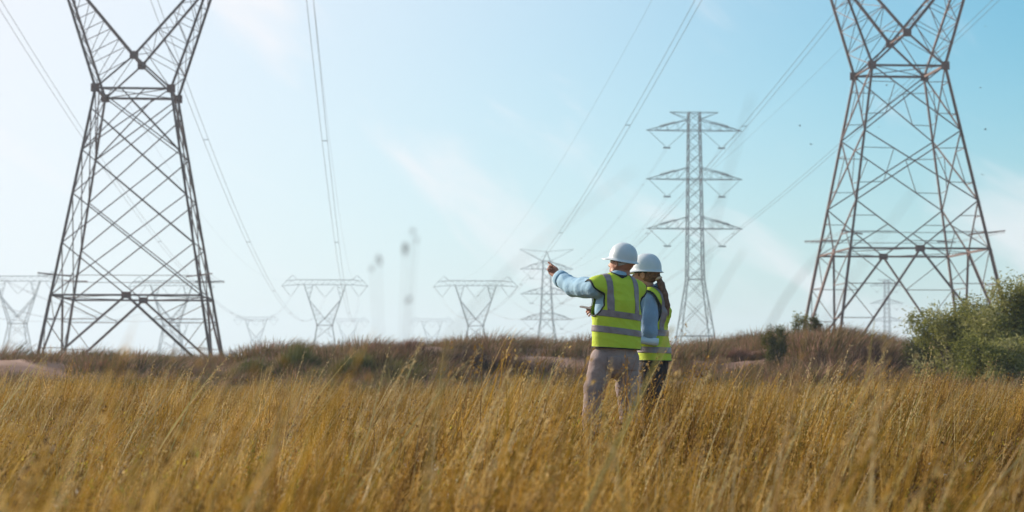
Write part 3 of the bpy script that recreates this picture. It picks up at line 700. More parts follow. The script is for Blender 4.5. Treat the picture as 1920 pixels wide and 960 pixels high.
def normals(V, T):
    fn = np.cross(V[T[:, 1]] - V[T[:, 0]], V[T[:, 2]] - V[T[:, 0]]); N_ = np.zeros_like(V)
    for q in range(T.shape[1]):
        for k in range(3): N_[:, k] += np.bincount(T[:, q], fn[:, k], len(V))
    return N_ / (np.linalg.norm(N_, axis=1)[:, None] + 1e-12)
def tri(Fq): return np.concatenate([Fq[:, [0, 1, 2]], Fq[:, [0, 2, 3]]]) if Fq.shape[1] == 4 else Fq
def clip(V, T, f):
    """keep the part of the triangle mesh where f > 0, cut cleanly"""
    d = f(V); pos = d > 0; c = pos[T].sum(1); keep = [T[c == 3]]; newV = [V]; cache = {}; nb = len(V); extra = []
    def cut(i, j):
        nonlocal nb
        k = (min(i, j), max(i, j))
        if k not in cache:
            t_ = d[i] / (d[i] - d[j]); extra.append(V[i] + t_ * (V[j] - V[i])); cache[k] = nb; nb += 1
        return cache[k]
    out = []
    for t_ in T[(c == 1) | (c == 2)]:
        a, b_, e = t_
        for _ in range(3):
            if pos[a] and not pos[b_] and not pos[e]: out.append((a, cut(a, b_), cut(a, e))); break
            if not pos[a] and pos[b_] and pos[e]: p = cut(a, b_); q = cut(a, e); out += [(p, b_, e), (p, e, q)]; break
            a, b_, e = b_, e, a
    V2 = np.concatenate([V, np.array(extra).reshape(-1, 3)]); T2 = np.concatenate([keep[0], np.array(out, dtype=np.int64).reshape(-1, 3)])
    used = np.unique(T2); mp_ = -np.ones(len(V2), np.int64); mp_[used] = np.arange(len(used)); return V2[used], mp_[T2]
_wr = np.random.default_rng(5)
def folds(V, amp, dirs, freq, sharp=0.5):
    out = np.zeros(len(V))
    for (dx, dy, dz), fq in zip(dirs, freq):
        ph = V @ np.array([dx, dy, dz]) * fq + 1.3 * np.sin(V @ _wr.normal(0, 5, 3)) + _wr.uniform(0, 6)
        msk = 0.5 + 0.5 * np.sin(V @ _wr.normal(0, 6, 3) + _wr.uniform(0, 6))
        out += (1 - np.abs(np.sin(ph)) * 2 * sharp) * msk
    return out * amp / len(freq)
def emit(name, V, T, mt, root, solid=0.0, **k):
    o = obj(name, mesh(name, V, T, [mt], True), root, **k)
    if solid:
        md = o.modifiers.new('thickness', 'SOLIDIFY'); md.thickness = solid; md.offset = -1
    return o
def cloth(fld, it, amp, dirs, freq, clips, sm=3):
    V, Q = fld.mesh(); V = smooth_v(V, Q, it); T = tri(Q)
    V = V + normals(V, T) * folds(V, amp, dirs, freq)[:, None]
    for f in clips: V, T = clip(V, T, f)
    return V, T

M_skin = mat('skin', (0.36, 0.16, 0.105), 0.5, col2=(0.45, 0.21, 0.145), vscale=9, bump=0.12, bscale=120)
M_skinw = mat('skin_light', (0.44, 0.22, 0.14), 0.5, col2=(0.52, 0.28, 0.19), vscale=9, bump=0.1, bscale=120)
M_shirt = mat('shirt_blue', (0.30, 0.50, 0.66), 0.85, col2=(0.34, 0.54, 0.69), vscale=14, bump=0.35, bscale=60, transl=0.12)
M_shirtw = mat('shirt_slate', (0.22, 0.34, 0.49), 0.85, col2=(0.25, 0.37, 0.52), vscale=14, bump=0.35, bscale=60)
M_vest = mat('hi_vis_fabric', (0.56, 0.71, 0.05), 0.7, col2=(0.60, 0.75, 0.065), vscale=10, bump=0.35, bscale=45, transl=0.2)
M_band = mat('reflective_band', (0.19, 0.16, 0.18), 0.42, col2=(0.25, 0.22, 0.24), vscale=18, spec=0.4, bump=0.2, bscale=70)
M_trim = mat('black_binding', (0.02, 0.022, 0.025), 0.7)
M_trou = mat('taupe_trousers', (0.26, 0.195, 0.19), 0.85, col2=(0.31, 0.245, 0.235), vscale=12, bump=0.4, bscale=55)
M_trouw = mat('black_trousers', (0.022, 0.02, 0.028), 0.8, bump=0.4, bscale=55)
M_helm = mat('white_helmet_shell', (0.48, 0.57, 0.62), 0.36, col2=(0.55, 0.61, 0.65), vscale=6, bump=0.05, bscale=30, spec=0.5)
M_grey = mat('grey_hair', (0.34, 0.31, 0.31), 0.7, col2=(0.5, 0.47, 0.46), vscale=60, bump=0.8, bscale=220)
M_brown = mat('brown_hair', (0.13, 0.065, 0.042), 0.5, col2=(0.25, 0.135, 0.09), vscale=45, bump=1.0, bscale=160)
M_eye = mat('eye', (0.7, 0.68, 0.65), 0.2); M_iris = mat('iris', (0.05, 0.035, 0.03), 0.2)
M_boot = mat('work_boot', (0.09, 0.055, 0.035), 0.7, bump=0.4)
M_tab = mat('tablet_case', (0.02, 0.02, 0.024), 0.35); M_glass = mat('tablet_glass', (0.015, 0.018, 0.022), 0.08, spec=0.8)
M_paper = mat('rolled_paper', (0.52, 0.66, 0.76), 0.6, col2=(0.6, 0.72, 0.8), vscale=8)
M_scr = mat('beige_scrunchie', (0.62, 0.48, 0.36), 0.8, bump=0.6)

def helmet(root, loc, rz, pitch, scale=1.0):
    """hard hat: crown with a raised ridge, rim, and a peak; +Y is the front"""
    h = bpy.data.objects.new('helmet', None)
    v = []; f = []; na, nr = 64, 22
    for r in range(nr + 1):
        ph = r / nr * math.pi / 2
        for a in range(na):
            th = a / na * math.tau; c, s = math.cos(th), math.sin(th)
            rx, ry = 0.118, 0.140
            sq = math.sin(ph) ** 0.82
            x, y, z = rx * sq * c, ry * sq * s, 0.138 * math.cos(ph) ** 0.95
            ridge = 0.007 * math.exp(-(x / 0.016) ** 2) * (1 - (r / nr) ** 5) + 0.004 * (math.exp(-((abs(x) - 0.045) / 0.01) ** 2)) * (1 - (r / nr) ** 4)
            v.append((x, y, z + ridge))
    for r in range(nr):
        for a in range(na): f.append((r * na + a, (r + 1) * na + a, (r + 1) * na + (a + 1) % na, r * na + (a + 1) % na))
    b0 = len(v); rings = ((0.002, -0.012), (0.010, -0.020), (0.018, -0.024), (0.019, -0.029))
    for i, (o_, dz) in enumerate(rings):
        for a in range(na):
            th = a / na * math.tau; c, s = math.cos(th), math.sin(th)
            pk = max(0, s - 0.35) / 0.65; pk = pk ** 0.7 if pk > 0 else 0
            e = o_ + (0.062 * pk * (i / 3 if i < 3 else 1.0)); 
            v.append(((0.118 + e * (0.75 if s > .3 else 1)) * c, (0.140 + e) * s, dz - 0.016 * pk * (i / 3)))
    for a in range(na): f.append((nr * na + a, b0 + a, b0 + (a + 1) % na, nr * na + (a + 1) % na))
    for i in range(3):
        for a in range(na): f.append((b0 + i * na + a, b0 + (i + 1) * na + a, b0 + (i + 1) * na + (a + 1) % na, b0 + i * na + (a + 1) % na))
    Mx = Matrix.Translation(Vector(loc)) @ Matrix.Rotation(rz, 4, 'Z') @ Matrix.Rotation(pitch, 4, 'X') @ Matrix.Scale(scale, 4)
    o = obj('helmet', mesh('helmet', v, f, [M_helm], True), root); o.matrix_local = Mx
    md = o.modifiers.new('shell', 'SOLIDIFY'); md.thickness = 0.004; md.offset = -1
    # inner suspension band
    v2 = []; f2 = []
    for i, z in enumerate((-0.040, 0.0)):
        for a in range(40):
            th = a / 40 * math.tau; v2.append((0.098 * math.cos(th), 0.118 * math.sin(th), z))
    for a in range(40): f2.append((a, (a + 1) % 40, 40 + (a + 1) % 40, 40 + a))
    o2 = obj('suspension_band', mesh('suspension_band', v2, f2, [M_trim], True), o)
    md = o2.modifiers.new('shell', 'SOLIDIFY'); md.thickness = 0.003
    return o
def head_field(F_, hc, Hd, k=0.012, female=False):
    """hc head centre; Hd rotation matrix, local +Y is where the face looks"""
    L_ = lambda x, y, z: hc + Hd @ np.array([x, y, z])
    F_.ell(L_(0, -0.012, 0.022), (0.074, 0.092, 0.088), Hd, k)          # skull
    F_.ell(L_(0, 0.030, -0.035), (0.058, 0.066, 0.082), Hd, 0.025)      # face
    F_.cap(L_(-0.045, 0.03, -0.075), L_(0, 0.068, -0.108), 0.022, 0.021, 0.022); F_.cap(L_(0.045, 0.03, -0.075), L_(0, 0.068, -0.108), 0.022, 0.021, 0.022)
    F_.cap(L_(0, 0.083, 0.012), L_(0, 0.108, -0.030), 0.008, 0.014, 0.010)  # nose
    F_.ell(L_(-.011, 0.097, -0.034), (.009, .010, .008), Hd, 0.006); F_.ell(L_(.011, 0.097, -0.034), (.009, .010, .008), Hd, 0.006)
    for s in (-1, 1):
        F_.ell(L_(s * 0.031, 0.088, 0.004), (0.016, 0.012, 0.012), Hd, 0.006, 'sub')   # eye sockets
        F_.cap(L_(s * 0.012, 0.089, 0.022), L_(s * 0.048, 0.074, 0.022), 0.008, 0.007, 0.010)  # brow
        F_.ell(L_(s * 0.079, -0.004, -0.012), (0.009, 0.019, 0.031), Hd, 0.005)        # ear
        F_.ell(L_(s * 0.087, 0.000, -0.010), (0.006, 0.010, 0.017), Hd, 0.003, 'sub')
    F_.cap(L_(-0.018, 0.090, -0.062), L_(0.018, 0.090, -0.062), 0.0065, 0.0065, 0.005); F_.cap(L_(-0.015, 0.089, -0.073), L_(0.015, 0.089, -0.073), 0.0075, 0.0075, 0.005)
    F_.cap(L_(-0.02, 0.099, -0.0675), L_(0.02, 0.099, -0.0675), 0.003, 0.003, 0.003, op='sub')
    return L_
def hand(F_, wrist, kn_dir, side, palm_n, curls, thumb_dir, scale=1.0, index_dir=None):
    """wrist point, direction wrist->knuckles, side = towards the index, palm_n = palm normal. Four curled or straight fingers and a thumb"""
    w = np.array(wrist); u = np.array(kn_dir, float); u /= np.linalg.norm(u); s_ = np.array(side, float); s_ -= u * (s_ @ u); s_ /= np.linalg.norm(s_)
    n = np.array(palm_n, float); n -= u * (n @ u) + s_ * (n @ s_); n /= np.linalg.norm(n)
    for k_ in (-1.5, -0.5, 0.5, 1.5): F_.cap(w + s_ * 0.010 * k_ * .8, w + u * 0.088 * scale + s_ * 0.0205 * k_ * scale, 0.017, 0.0125 * scale, 0.012)
    for i, c in enumerate(curls):
        k_ = 1.5 - i; p = w + u * 0.090 * scale + s_ * 0.0205 * k_ * scale; ln = (0.043, 0.047, 0.044, 0.035)[i] * scale; rr = (0.0098, 0.0100, 0.0095, 0.0085)[i] * scale
        d = u.copy() if not (index_dir is not None and i == 0) else np.array(index_dir) / np.linalg.norm(index_dir)
        for j, q in enumerate((1.0, 0.68, 0.52)):
            a = c * (0.9, 1.25, 0.8)[j]; d = d * math.cos(a) + n * math.sin(a) if j == 0 or c < .01 else rot_towards(d, n, u, a)
            e = p + d * ln * q; F_.cap(p, e, rr * (1 - 0.08 * j), rr * (0.94 - 0.08 * j), 0.0035); p = e
    t0 = w + u * 0.025 + s_ * 0.024; td = np.array(thumb_dir, float); td /= np.linalg.norm(td)
    t1 = t0 + (u * 0.4 + s_ * 0.6 + td * .3) * 0.032; t2_ = t1 + td * 0.032; F_.chain([t0, t1, t2_, t2_ + (td * .8 + u * .3) * 0.024], [0.014, 0.0115, 0.0105, 0.009], 0.006)
def rot_towards(d, n, u, a):
    # keep curling in the plane of d and its perpendicular towards the palm
    p = n - d * (n @ d)
    if np.linalg.norm(p) < 0.2 or (d @ u) < 0: p = -u - d * (-u @ d)
    p /= np.linalg.norm(p) + 1e-9; return d * math.cos(a) + p * math.sin(a)

def build_person(kind, base, label):
    man = kind == 'man'
    root = empty('person', base, 0, label=label, cat='person', group='two people in yellow safety vests')
    A = np.array
    if man:
        yaw = R(24); B_ = rotz(yaw); tc = lambda x, y, z: A([0.055, 0.0, 0]) + B_ @ A([x, y, 0]) + A([0.0, 0, z])
        shL, shR = A([-.108, -.085, 1.475]), A([.212, .075, 1.450]); elL, wrL = A([-.265, .165, 1.490]), A([-.380, .365, 1.580])
        elR, wrR = A([.185, .20, 1.190]), A([-.005, .335, 1.29])
        hips = [A([-.048, -.035, .93]), A([.125, .035, .93])]; knees = [A([-.135, .0, .50]), A([.150, .05, .50])]; ank = [A([-.150, -.03, .10]), A([.185, .03, .10])]
        neck0, hc, Hd = tc(0, -.01, 1.485), A([.098, .018, 1.668]), rotz(R(52)) @ A([[1, 0, 0], [0, math.cos(R(9)), -math.sin(R(9))], [0, math.sin(R(9)), math.cos(R(9))]])
        sk, lo, hi = M_skin, (-.62, -.32, -0.02), (.42, .62, 1.88)
        chest = [(0, 0, 1.42, .150, .70), (0, 0, 1.30, .158, .68), (0, .0, 1.15, .150, .70), (0, 0, 1.02, .150, .72), (0, 0, .93, .150, .75)]
    else:
        yaw = R(74); B_ = rotz(yaw); tc = lambda x, y, z: A([0.006, 0.0, 0]) + B_ @ A([x, y, 0]) + A([0, 0, z])
        shL, shR = tc(-.150, .0, 1.405), tc(.155, .0, 1.405); elL, wrL = A([-.035, -.165, 1.150]), A([-.165, -.03, 1.115])
        elR, wrR = tc(.19, .03, 1.15), A([-.18, .26, 1.17])
        hips = [tc(-.085, 0, .88), tc(.085, 0, .88)]; knees = [A([-.03, -.09, .48]), A([.04, .09, .48])]; ank = [A([-.01, -.10, .09]), A([.07, .10, .09])]
        neck0, hc, Hd = tc(0, -.02, 1.43), A([-.045, .0, 1.610]), rotz(R(66)) @ A([[1, 0, 0], [0, math.cos(R(3)), -math.sin(R(3))], [0, math.sin(R(3)), math.cos(R(3))]])
        sk, lo, hi = M_skinw, (-.42, -.34, -0.02), (.34, .46, 1.80)
        chest = [(0, 0, 1.34, .130, .70), (0, 0.015, 1.25, .132, .76), (0, .0, 1.12, .115, .74), (0, -.01, 1.00, .130, .75), (0, -.012, .90, .145, .80)]
    # ---- body: one continuous skin
    G = Field(lo, hi, 0.0062)
    for (x, y, z, r_, q), (x2, y2, z2, r2, q2) in zip(chest[:-1], chest[1:]): G.cap(tc(x, y, z), tc(x2, y2, z2), r_ * .92, r2 * .92, 0.03, squash=q, rot=B_)
    G.cap(shL, shR, 0.055, 0.055, 0.04); G.chain([neck0, hc + A([0, 0, -.075]) - (Hd @ A([0, .012, 0]))], [0.060, 0.052] if man else [.050, .043], 0.03)
    G.cap(tc(0, -.02, 1.38 if man else 1.33), neck0, .10, .062, .04)
    for sh, el, wr in ((shL, elL, wrL), (shR, elR, wrR)): G.chain([sh, el, wr], [0.052, 0.040, 0.027], 0.015)
    for hp, kn, an in zip(hips, knees, ank):
        G.chain([hp, kn, an], [0.082, 0.055, 0.037], 0.03)
        fd = (B_ @ A([0, 1.0, 0])); G.cap(an + A([0, 0, -.05]) - fd * .03, an + A([0, 0, -.065]) + fd * .14, 0.034, 0.028, 0.02)
    Lh = head_field(G, hc, Hd)
    if man:
        hand(G, wrL, (-.36, .55, .50), (.12, .55, .80), (-.62, -.60, -.45), (0.02, 1.05, 1.15, 1.25), (-.45, .25, -.75), 1.0, index_dir=(-.62, .58, .50))
        hand(G, wrR, (-.9, -.05, .25), (0, .45, .9), (0, .8, -.4), (0.45, 0.5, 0.55, 0.6), (-.4, -.5, .8))
    else:
        hand(G, wrL, (-.75, .5, .1), (.2, .1, .9), (.1, -.3, -.9), (1.0, 1.05, 1.1, 1.15), (-.5, .2, .6), .92)
        hand(G, wrR, (-.9, -.1, .2), (0, .1, .9), (.1, -.9, 0), (.9, .95, 1.0, 1.0), (-.5, -.3, .6), .92)
    V, Q = G.mesh(); V = smooth_v(V, Q, 1, 0.4)
    body = obj('body', mesh('body', V, Q, [sk], True), root)
    for s in (-1, 1):
        for nm, dy, r_, mt_ in (('eye', 0.0, 0.0115, M_eye), ('iris', 0.0082, 0.0055, M_iris)):
            vv, ff = sphere_mesh(r_, 12, 8); o = obj(nm, mesh(nm, vv, ff, [mt_], True), body); o.location = Lh(s * 0.031, 0.0765 + dy, 0.004)
    # ---- shirt
    ex = 0.016 if man else 0.012
    S_ = Field(lo, hi, 0.0075)
    for (x, y, z, r_, q), (x2, y2, z2, r2, q2) in zip(chest[:-1], chest[1:]): S_.cap(tc(x, y, z), tc(x2, y2, z2), r_ + ex * .4, r2 + ex * .4, 0.03, squash=q, rot=B_)
    S_.cap(shL, shR, 0.060, 0.060, 0.045); S_.cap(tc(0, -.02, 1.38 if man else 1.33), neck0, .112, .072, .05)
    cuffL = wrL + (elL - wrL) * (0.10 if man else 0.30); cuffR = wrR + (elR - wrR) * 0.25
    S_.chain([shL, (shL + elL) / 2, elL, (elL + cuffL) / 2, wrL], ([0.074, 0.076, 0.070, 0.062, 0.058] if man else [0.072, 0.072, 0.066, 0.052, 0.040]), 0.02)
    S_.chain([shR, elR, wrR], [0.072, 0.064, 0.05] if man else [.062, .055, .036], 0.02)
    dirL = (wrL - elL) / np.linalg.norm(wrL - elL); dirR = (wrR - elR) / np.linalg.norm(wrR - elR)
    def cuffclip(c, d, rad=0.16): return lambda P: np.where(np.linalg.norm(P - c, axis=1) < rad, (c - P) @ d, 1.0)
    ncut = lambda P: np.where(np.hypot(P[:, 0] - neck0[0], P[:, 1] - neck0[1]) < .125, neck0[2] + (.075 if man else .065) - P[:, 2], 1.0)
    V, T = cloth(S_, 2, 0.0085, [(1, .3, .2), (.4, 1, .5), (.8, -.3, 1), (.9, .5, -.4)], [46, 60, 38, 85],
                 [cuffclip(cuffL, dirL), cuffclip(cuffR, dirR), ncut, lambda P: P[:, 2] - (1.06 if man else .96)])
    shirt = emit('shirt', V, T, M_shirt if man else M_shirtw, root, 0.003)
    # rolled cuffs
    for c, d, r_ in ((cuffL, dirL, 0.062 if man else .043), (cuffR, dirR, 0.052 if man else .04)):
        vv, ff = ring_mesh(c - d * 0.055, c + d * 0.004, r_ + .004, r_ + .001, d, 36, 5); o = emit('cuff', vv, ff, M_shirt if man else M_shirtw, shirt, 0.006)
    # collar
    nd = hc - neck0; nd = nd / np.linalg.norm(nd); back = B_ @ A([0, -1.0, 0])
    c0 = neck0 + A([0, 0, .050 if man else .035]); vv, ff = ring_mesh(c0, c0 + nd * 0.052, (0.074 if man else .061), (0.066 if man else .055), nd, 40, 5, tiltdir=back, tilt=0.018)
    emit('collar', vv, ff, M_shirt if man else M_shirtw, shirt, 0.004)
    # ---- vest
    Vf = Field(lo, hi, 0.0075); ev = 0.030 if man else 0.026
    hem = 1.018 if man else .925
    for (x, y, z, r_, q), (x2, y2, z2, r2, q2) in zip(chest[:-1], chest[1:]):
        Vf.cap(tc(x, y, z), tc(x2, y2, z2), r_ + ev, r2 + ev + (.006 if z2 < 1.2 else 0), 0.03, squash=q + .04, rot=B_)
    a_ = shL * .82 + shR * .18; b_ = shR * .82 + shL * .18
    Vf.cap(shL * .97 + shR * .03, shR * .97 + shL * .03, .091, .091, .05, squash=1.0); Vf.cap(tc(0, -.02, 1.37 if man else 1.32), neck0 + A([0, 0, -.02]), .128, .084, .05)
    ax = B_ @ A([1.0, 0, 0]); cen = tc(0, 0, 0)
    roll = 0.12 if man else 0.03
    def armhole(sh, s):
        def f(P):
            d = P - (sh + A([0, 0, -0.055])); lat = (d @ ax) * s; rad = np.hypot((d @ (B_ @ A([0, 1.0, 0]))) * 1.05, (P[:, 2] - sh[2] + 0.075) * 0.72)
            return np.where(lat > -0.075, np.maximum(rad - (0.098 if man else 0.100), -(lat + 0.028 + 0.0 * rad)), 1.0)
        return f
    fL, fR = armhole(shL, -1), armhole(shR, 1)
    ncen = neck0 + A([0, 0, 0.02])
    fn = lambda P: np.linalg.norm((P - ncen) * A([1, 1, .9]), axis=1) - (0.097 if man else .084)
    fh = lambda P: P[:, 2] - hem + roll * (P[:, 0] - .05) * .5
    V, Q = Vf.mesh(); V = smooth_v(V, Q, 2); T = tri(Q); Nn = normals(V, T)
    V = V + Nn * folds(V, 0.015, [(1, .2, .35), (.3, .6, 1), (1, -.2, -.5), (.5, .2, 1), (.2, .1, 1)], [26, 38, 30, 52, 70])[:, None]
    full = V, T
    # flare the hem
    for f in (fL, fR, fn, fh): V, T = clip(V, T, f)
    vest = emit('vest', V, T, M_vest, root, 0.004)
    # bands lie a little proud of the vest
    def band(lo_, hi_f, extra=()):
        V2, T2 = full; V2 = V2 + normals(V2, T2) * 0.0035
        for f in (fL, fR, fn, fh) + tuple(extra) + (lo_, hi_f): V2, T2 = clip(V2, T2, f)
        emit('reflective_band', V2, T2, M_band, vest, 0.0015)
    for zc_ in ((1.272, 1.150) if man else (1.145, 1.010)):
        band(lambda P, z=zc_: P[:, 2] - (z - .024) + roll * (P[:, 0] - .05), lambda P, z=zc_: (z + .024) - P[:, 2] - roll * (P[:, 0] - .05))
    zb_ = 1.272 if man else 1.145
    for s in (-1, 1):
        off = (lambda P: (P - cen) @ ax * s - (0.112 - 0.018 * np.clip((1.5 - P[:, 2]) / .25, 0, 1) * 0)) if man else (lambda P: (P - cen) @ ax * s - 0.098)
        band(lambda P, o_=off: o_(P) + 0.024, lambda P, o_=off: 0.024 - o_(P), (lambda P: P[:, 2] - (zb_ + .024) + roll * (P[:, 0] - .05),))
    # dark binding along armholes, neck and hem
    def binding(f, w=0.0055):
        V2, T2 = full; V2 = V2 + normals(V2, T2) * 0.005
        others = [g for g in (fL, fR, fn, fh) if g is not f]
        for g in others: V2, T2 = clip(V2, T2, g)
        V2, T2 = clip(V2, T2, lambda P: f(P) + 0.003); V2, T2 = clip(V2, T2, lambda P: w - f(P))
        if len(T2): emit('binding', V2, T2, M_trim, vest, 0.002)
    for f in (fL, fR, fn, fh): binding(f)
    # ---- trousers
    Tf = Field((lo[0], lo[1], -.02), (hi[0], hi[1], 1.15), 0.0075)
    Tf.cap(tc(0, 0, 1.02 if man else .96), tc(0, 0, .95 if man else .90), chest[-1][3] + .004, chest[-1][3] + .010, 0.02, squash=.76, rot=B_)
    for hp, kn, an in zip(hips, knees, ank):
        Tf.chain([hp, (hp + kn) / 2 + A([-.008 * (1 if hp[0] > .05 else 3), 0, 0] if man else [0, 0, 0.]), kn, (kn + an) / 2, an], [0.102, 0.079, 0.070, 0.068, 0.070] if man else [0.092, .078, .064, .062, .062], 0.018 if man else .02)
    V, T = cloth(Tf, 2, 0.011, [(.5, .3, 1), (-.5, .2, 1), (1, .3, .3), (.2, .8, .7)], [36, 42, 50, 60],
                 [lambda P: P[:, 2] - .075, lambda P: (1.04 if man else .97) - P[:, 2]])
    tr_ = emit('trousers', V, T, M_trou if man else M_trouw, root, 0.003)
    if man:      # back pockets, belt loops as stitched patches
        Vp, Tp = Tf.mesh(); Vp = smooth_v(Vp, Tp, 2); Tp = tri(Tp); Vp = Vp + normals(Vp, Tp) * 0.010
        for s in (-1, 1):
            f1 = lambda P: 0.05 - np.abs((P - tc(s * .078, 0, 0)) @ ax); f2 = lambda P: 0.052 - np.abs(P[:, 2] - .905); f3 = lambda P: -((P - cen) @ (B_ @ A([0, 1.0, 0])))
            V3, T3 = Vp, Tp
            for f in (f1, f2, f3): V3, T3 = clip(V3, T3, f)
            emit('pocket', V3, T3, M_trou, tr_, 0.002)
    # ---- boots
    for an in ank:
        Bf = Field(an - A([.25, .28, .14]), an + A([.25, .32, .16]), 0.008); fd = B_ @ A([0, 1.0, 0])
        Bf.cap(an + A([0, 0, .06]), an + A([0, 0, -.04]), .052, .050, .03); Bf.cap(an + A([0, 0, -.052]) - fd * .03, an + A([0, 0, -.058]) + fd * .15, 0.046, 0.042, 0.03)
        V, Q = Bf.mesh(); V[:, 2] = np.maximum(V[:, 2], an[2] - .098); obj('boot', mesh('boot', V, Q, [M_boot], True), root)
    # ---- hair
    Hf = Field(hc - .22, hc + .22, 0.0062) if man else Field((-.30, -.30, 1.0), (.30, .30, 1.80), 0.0065)
    if man:
        Hf.ell(Lh(0, -0.016, 0.016), (0.078, 0.097, 0.092), Hd, 0.01)
        V, Q = Hf.mesh(); T = tri(Q)
        V = V + normals(V, T) * (np.sin(V @ A([300, 210, 90])) * .0008)[:, None]
        loc = lambda P: (P - hc) @ Hd
        V, T = clip(V, T, lambda P: loc(P)[:, 2] + 0.030 - .35 * np.minimum(loc(P)[:, 1], 0) * -1); V, T = clip(V, T, lambda P: 0.012 - loc(P)[:, 1] + 0.3 * np.clip(loc(P)[:, 2] - .06, 0, 1))
        emit('hair', V, T, M_grey, body, 0.003)
    else:
        Hf.ell(Lh(0, -0.016, 0.018), (0.082, 0.101, 0.094), Hd, 0.01)
        tail = [A(q) for q in ((.020, -.035, 1.628), (.046, -.055, 1.590), (.070, -.07, 1.525), (.092, -.08, 1.44), (.106, -.085, 1.36), (.106, -.08, 1.29), (.094, -.07, 1.225))]
        V, Q = Hf.mesh(); T = tri(Q); loc = lambda P: (P - hc) @ Hd
        V = V + normals(V, T) * (np.sin(loc(V)[:, 2] * 420 + 60 * loc(V)[:, 1]) * .0012)[:, None]
        V, T = clip(V, T, lambda P: loc(P)[:, 2] + 0.066 + 0.0 * P[:, 0]); V, T = clip(V, T, lambda P: 0.040 - loc(P)[:, 1] + 1.0 * np.clip(loc(P)[:, 2] - .03, 0, 1))
        V, T = clip(V, T, lambda P: np.linalg.norm((loc(P) - A([-.08, .004, -.012])) * A([.4, 1, .8]), axis=1) - .024)
        V, T = clip(V, T, lambda P: np.linalg.norm((loc(P) - A([.08, .004, -.012])) * A([.4, 1, .8]), axis=1) - .024)
        hair = emit('hair', V, T, M_brown, body, 0.003)
        Tl = Field((-.30, -.35, 1.0), (.40, .30, 1.75), 0.0065); Tl.chain(tail, [.022, .018, .026, .031, .031, .024, .007], 0.012)
        Tl.cap(tail[2] + A([.012, 0, 0]), tail[5] + A([.012, 0, -.02]), .014, .006, .012)
        V, Q = Tl.mesh(); T = tri(Q); V = V + normals(V, T) * (np.sin(V[:, 0] * 520 + V[:, 1] * 300 + 5 * np.sin(V[:, 2] * 9)) * .0022)[:, None]
        emit('ponytail', V, T, M_brown, hair)
        vv, ff = torus_mesh(0.020, 0.009, 22, 10); o = obj('scrunchie', mesh('scrunchie', vv, ff, [M_scr], True), hair)
        o.location = (A(tail[1]) * .7 + A(tail[2]) * .3); o.rotation_mode = 'QUATERNION'; o.rotation_quaternion = Vector(tail[2] - tail[0]).to_track_quat('Z', 'Y')
    # ---- hard hat
    hp = Hd @ A([0, -0.006, 0.040 if man else .040]) + hc; rzh = math.atan2(-Hd[0, 1], Hd[1, 1])
    helmet(root, hp, rzh, R(12) if man else R(2), 0.82 if man else 0.86)
    return root, wrL, wrR
def sphere_mesh(r_, n=12, m=8):
    v = []; f = []
    for i in range(m + 1):
        for a in range(n): ph = math.pi * i / m; v.append((r_ * math.sin(ph) * math.cos(a * math.tau / n), r_ * math.sin(ph) * math.sin(a * math.tau / n), r_ * math.cos(ph)))
    for i in range(m):
        for a in range(n): f.append((i * n + a, (i + 1) * n + a, (i + 1) * n + (a + 1) % n, i * n + (a + 1) % n))
    return v, f
def torus_mesh(Rr, r_, n=20, m=8):
    v = []; f = []
    for i in range(n):
        for j in range(m):
            a = i * math.tau / n; b_ = j * math.tau / m; q = Rr + r_ * (1 + .15 * math.sin(a * 7)) * math.cos(b_); v.append((q * math.cos(a), q * math.sin(a), r_ * math.sin(b_)))
    for i in range(n):
        for j in range(m): f.append((i * m + j, ((i + 1) % n) * m + j, ((i + 1) % n) * m + (j + 1) % m, i * m + (j + 1) % m))
    return v, f
def ring_mesh(a, b_, ra, rb, d, n=36, m=4, tiltdir=None, tilt=0.0):
    a = np.array(a, float); b_ = np.array(b_, float); d = np.array(d, float); d /= np.linalg.norm(d)
    u = np.cross(d, [0.3, 1.0, 0.2]); u /= np.linalg.norm(u); w = np.cross(d, u); v = []; f = []
    for i in range(m + 1):
        t_ = i / m; c = a + (b_ - a) * t_; r_ = ra + (rb - ra) * t_ + 0.0035 * math.sin(t_ * math.pi)
        for k in range(n):
            th = k * math.tau / n; q = u * math.cos(th) + w * math.sin(th); p = c + q * r_ * (1 + 0.02 * math.sin(5 * th))
            if tiltdir is not None: p = p + d * tilt * (q @ tiltdir) * 0.8
            v.append(p)
    for i in range(m):
        for k in range(n): f.append((i * n + k, i * n + (k + 1) % n, (i + 1) * n + (k + 1) % n, (i + 1) * n + k))
    return np.array(v), np.array(f)
MP = Vector(((1142.5 - 960) / 246.5, 14.2, 0)); WP = Vector(((1222 - 960) / 238, 14.72, 0))
MP.z = float(height(MP.x, MP.y)) * 0; WP.z = 0
rm, mwL, mwR = build_person('man', MP, 'man in white hard hat and taupe trousers pointing with outstretched arm')
rw, wwL, wwR = build_person('woman', WP, 'woman with long brown ponytail, white hard hat and black trousers beside the pointing man')
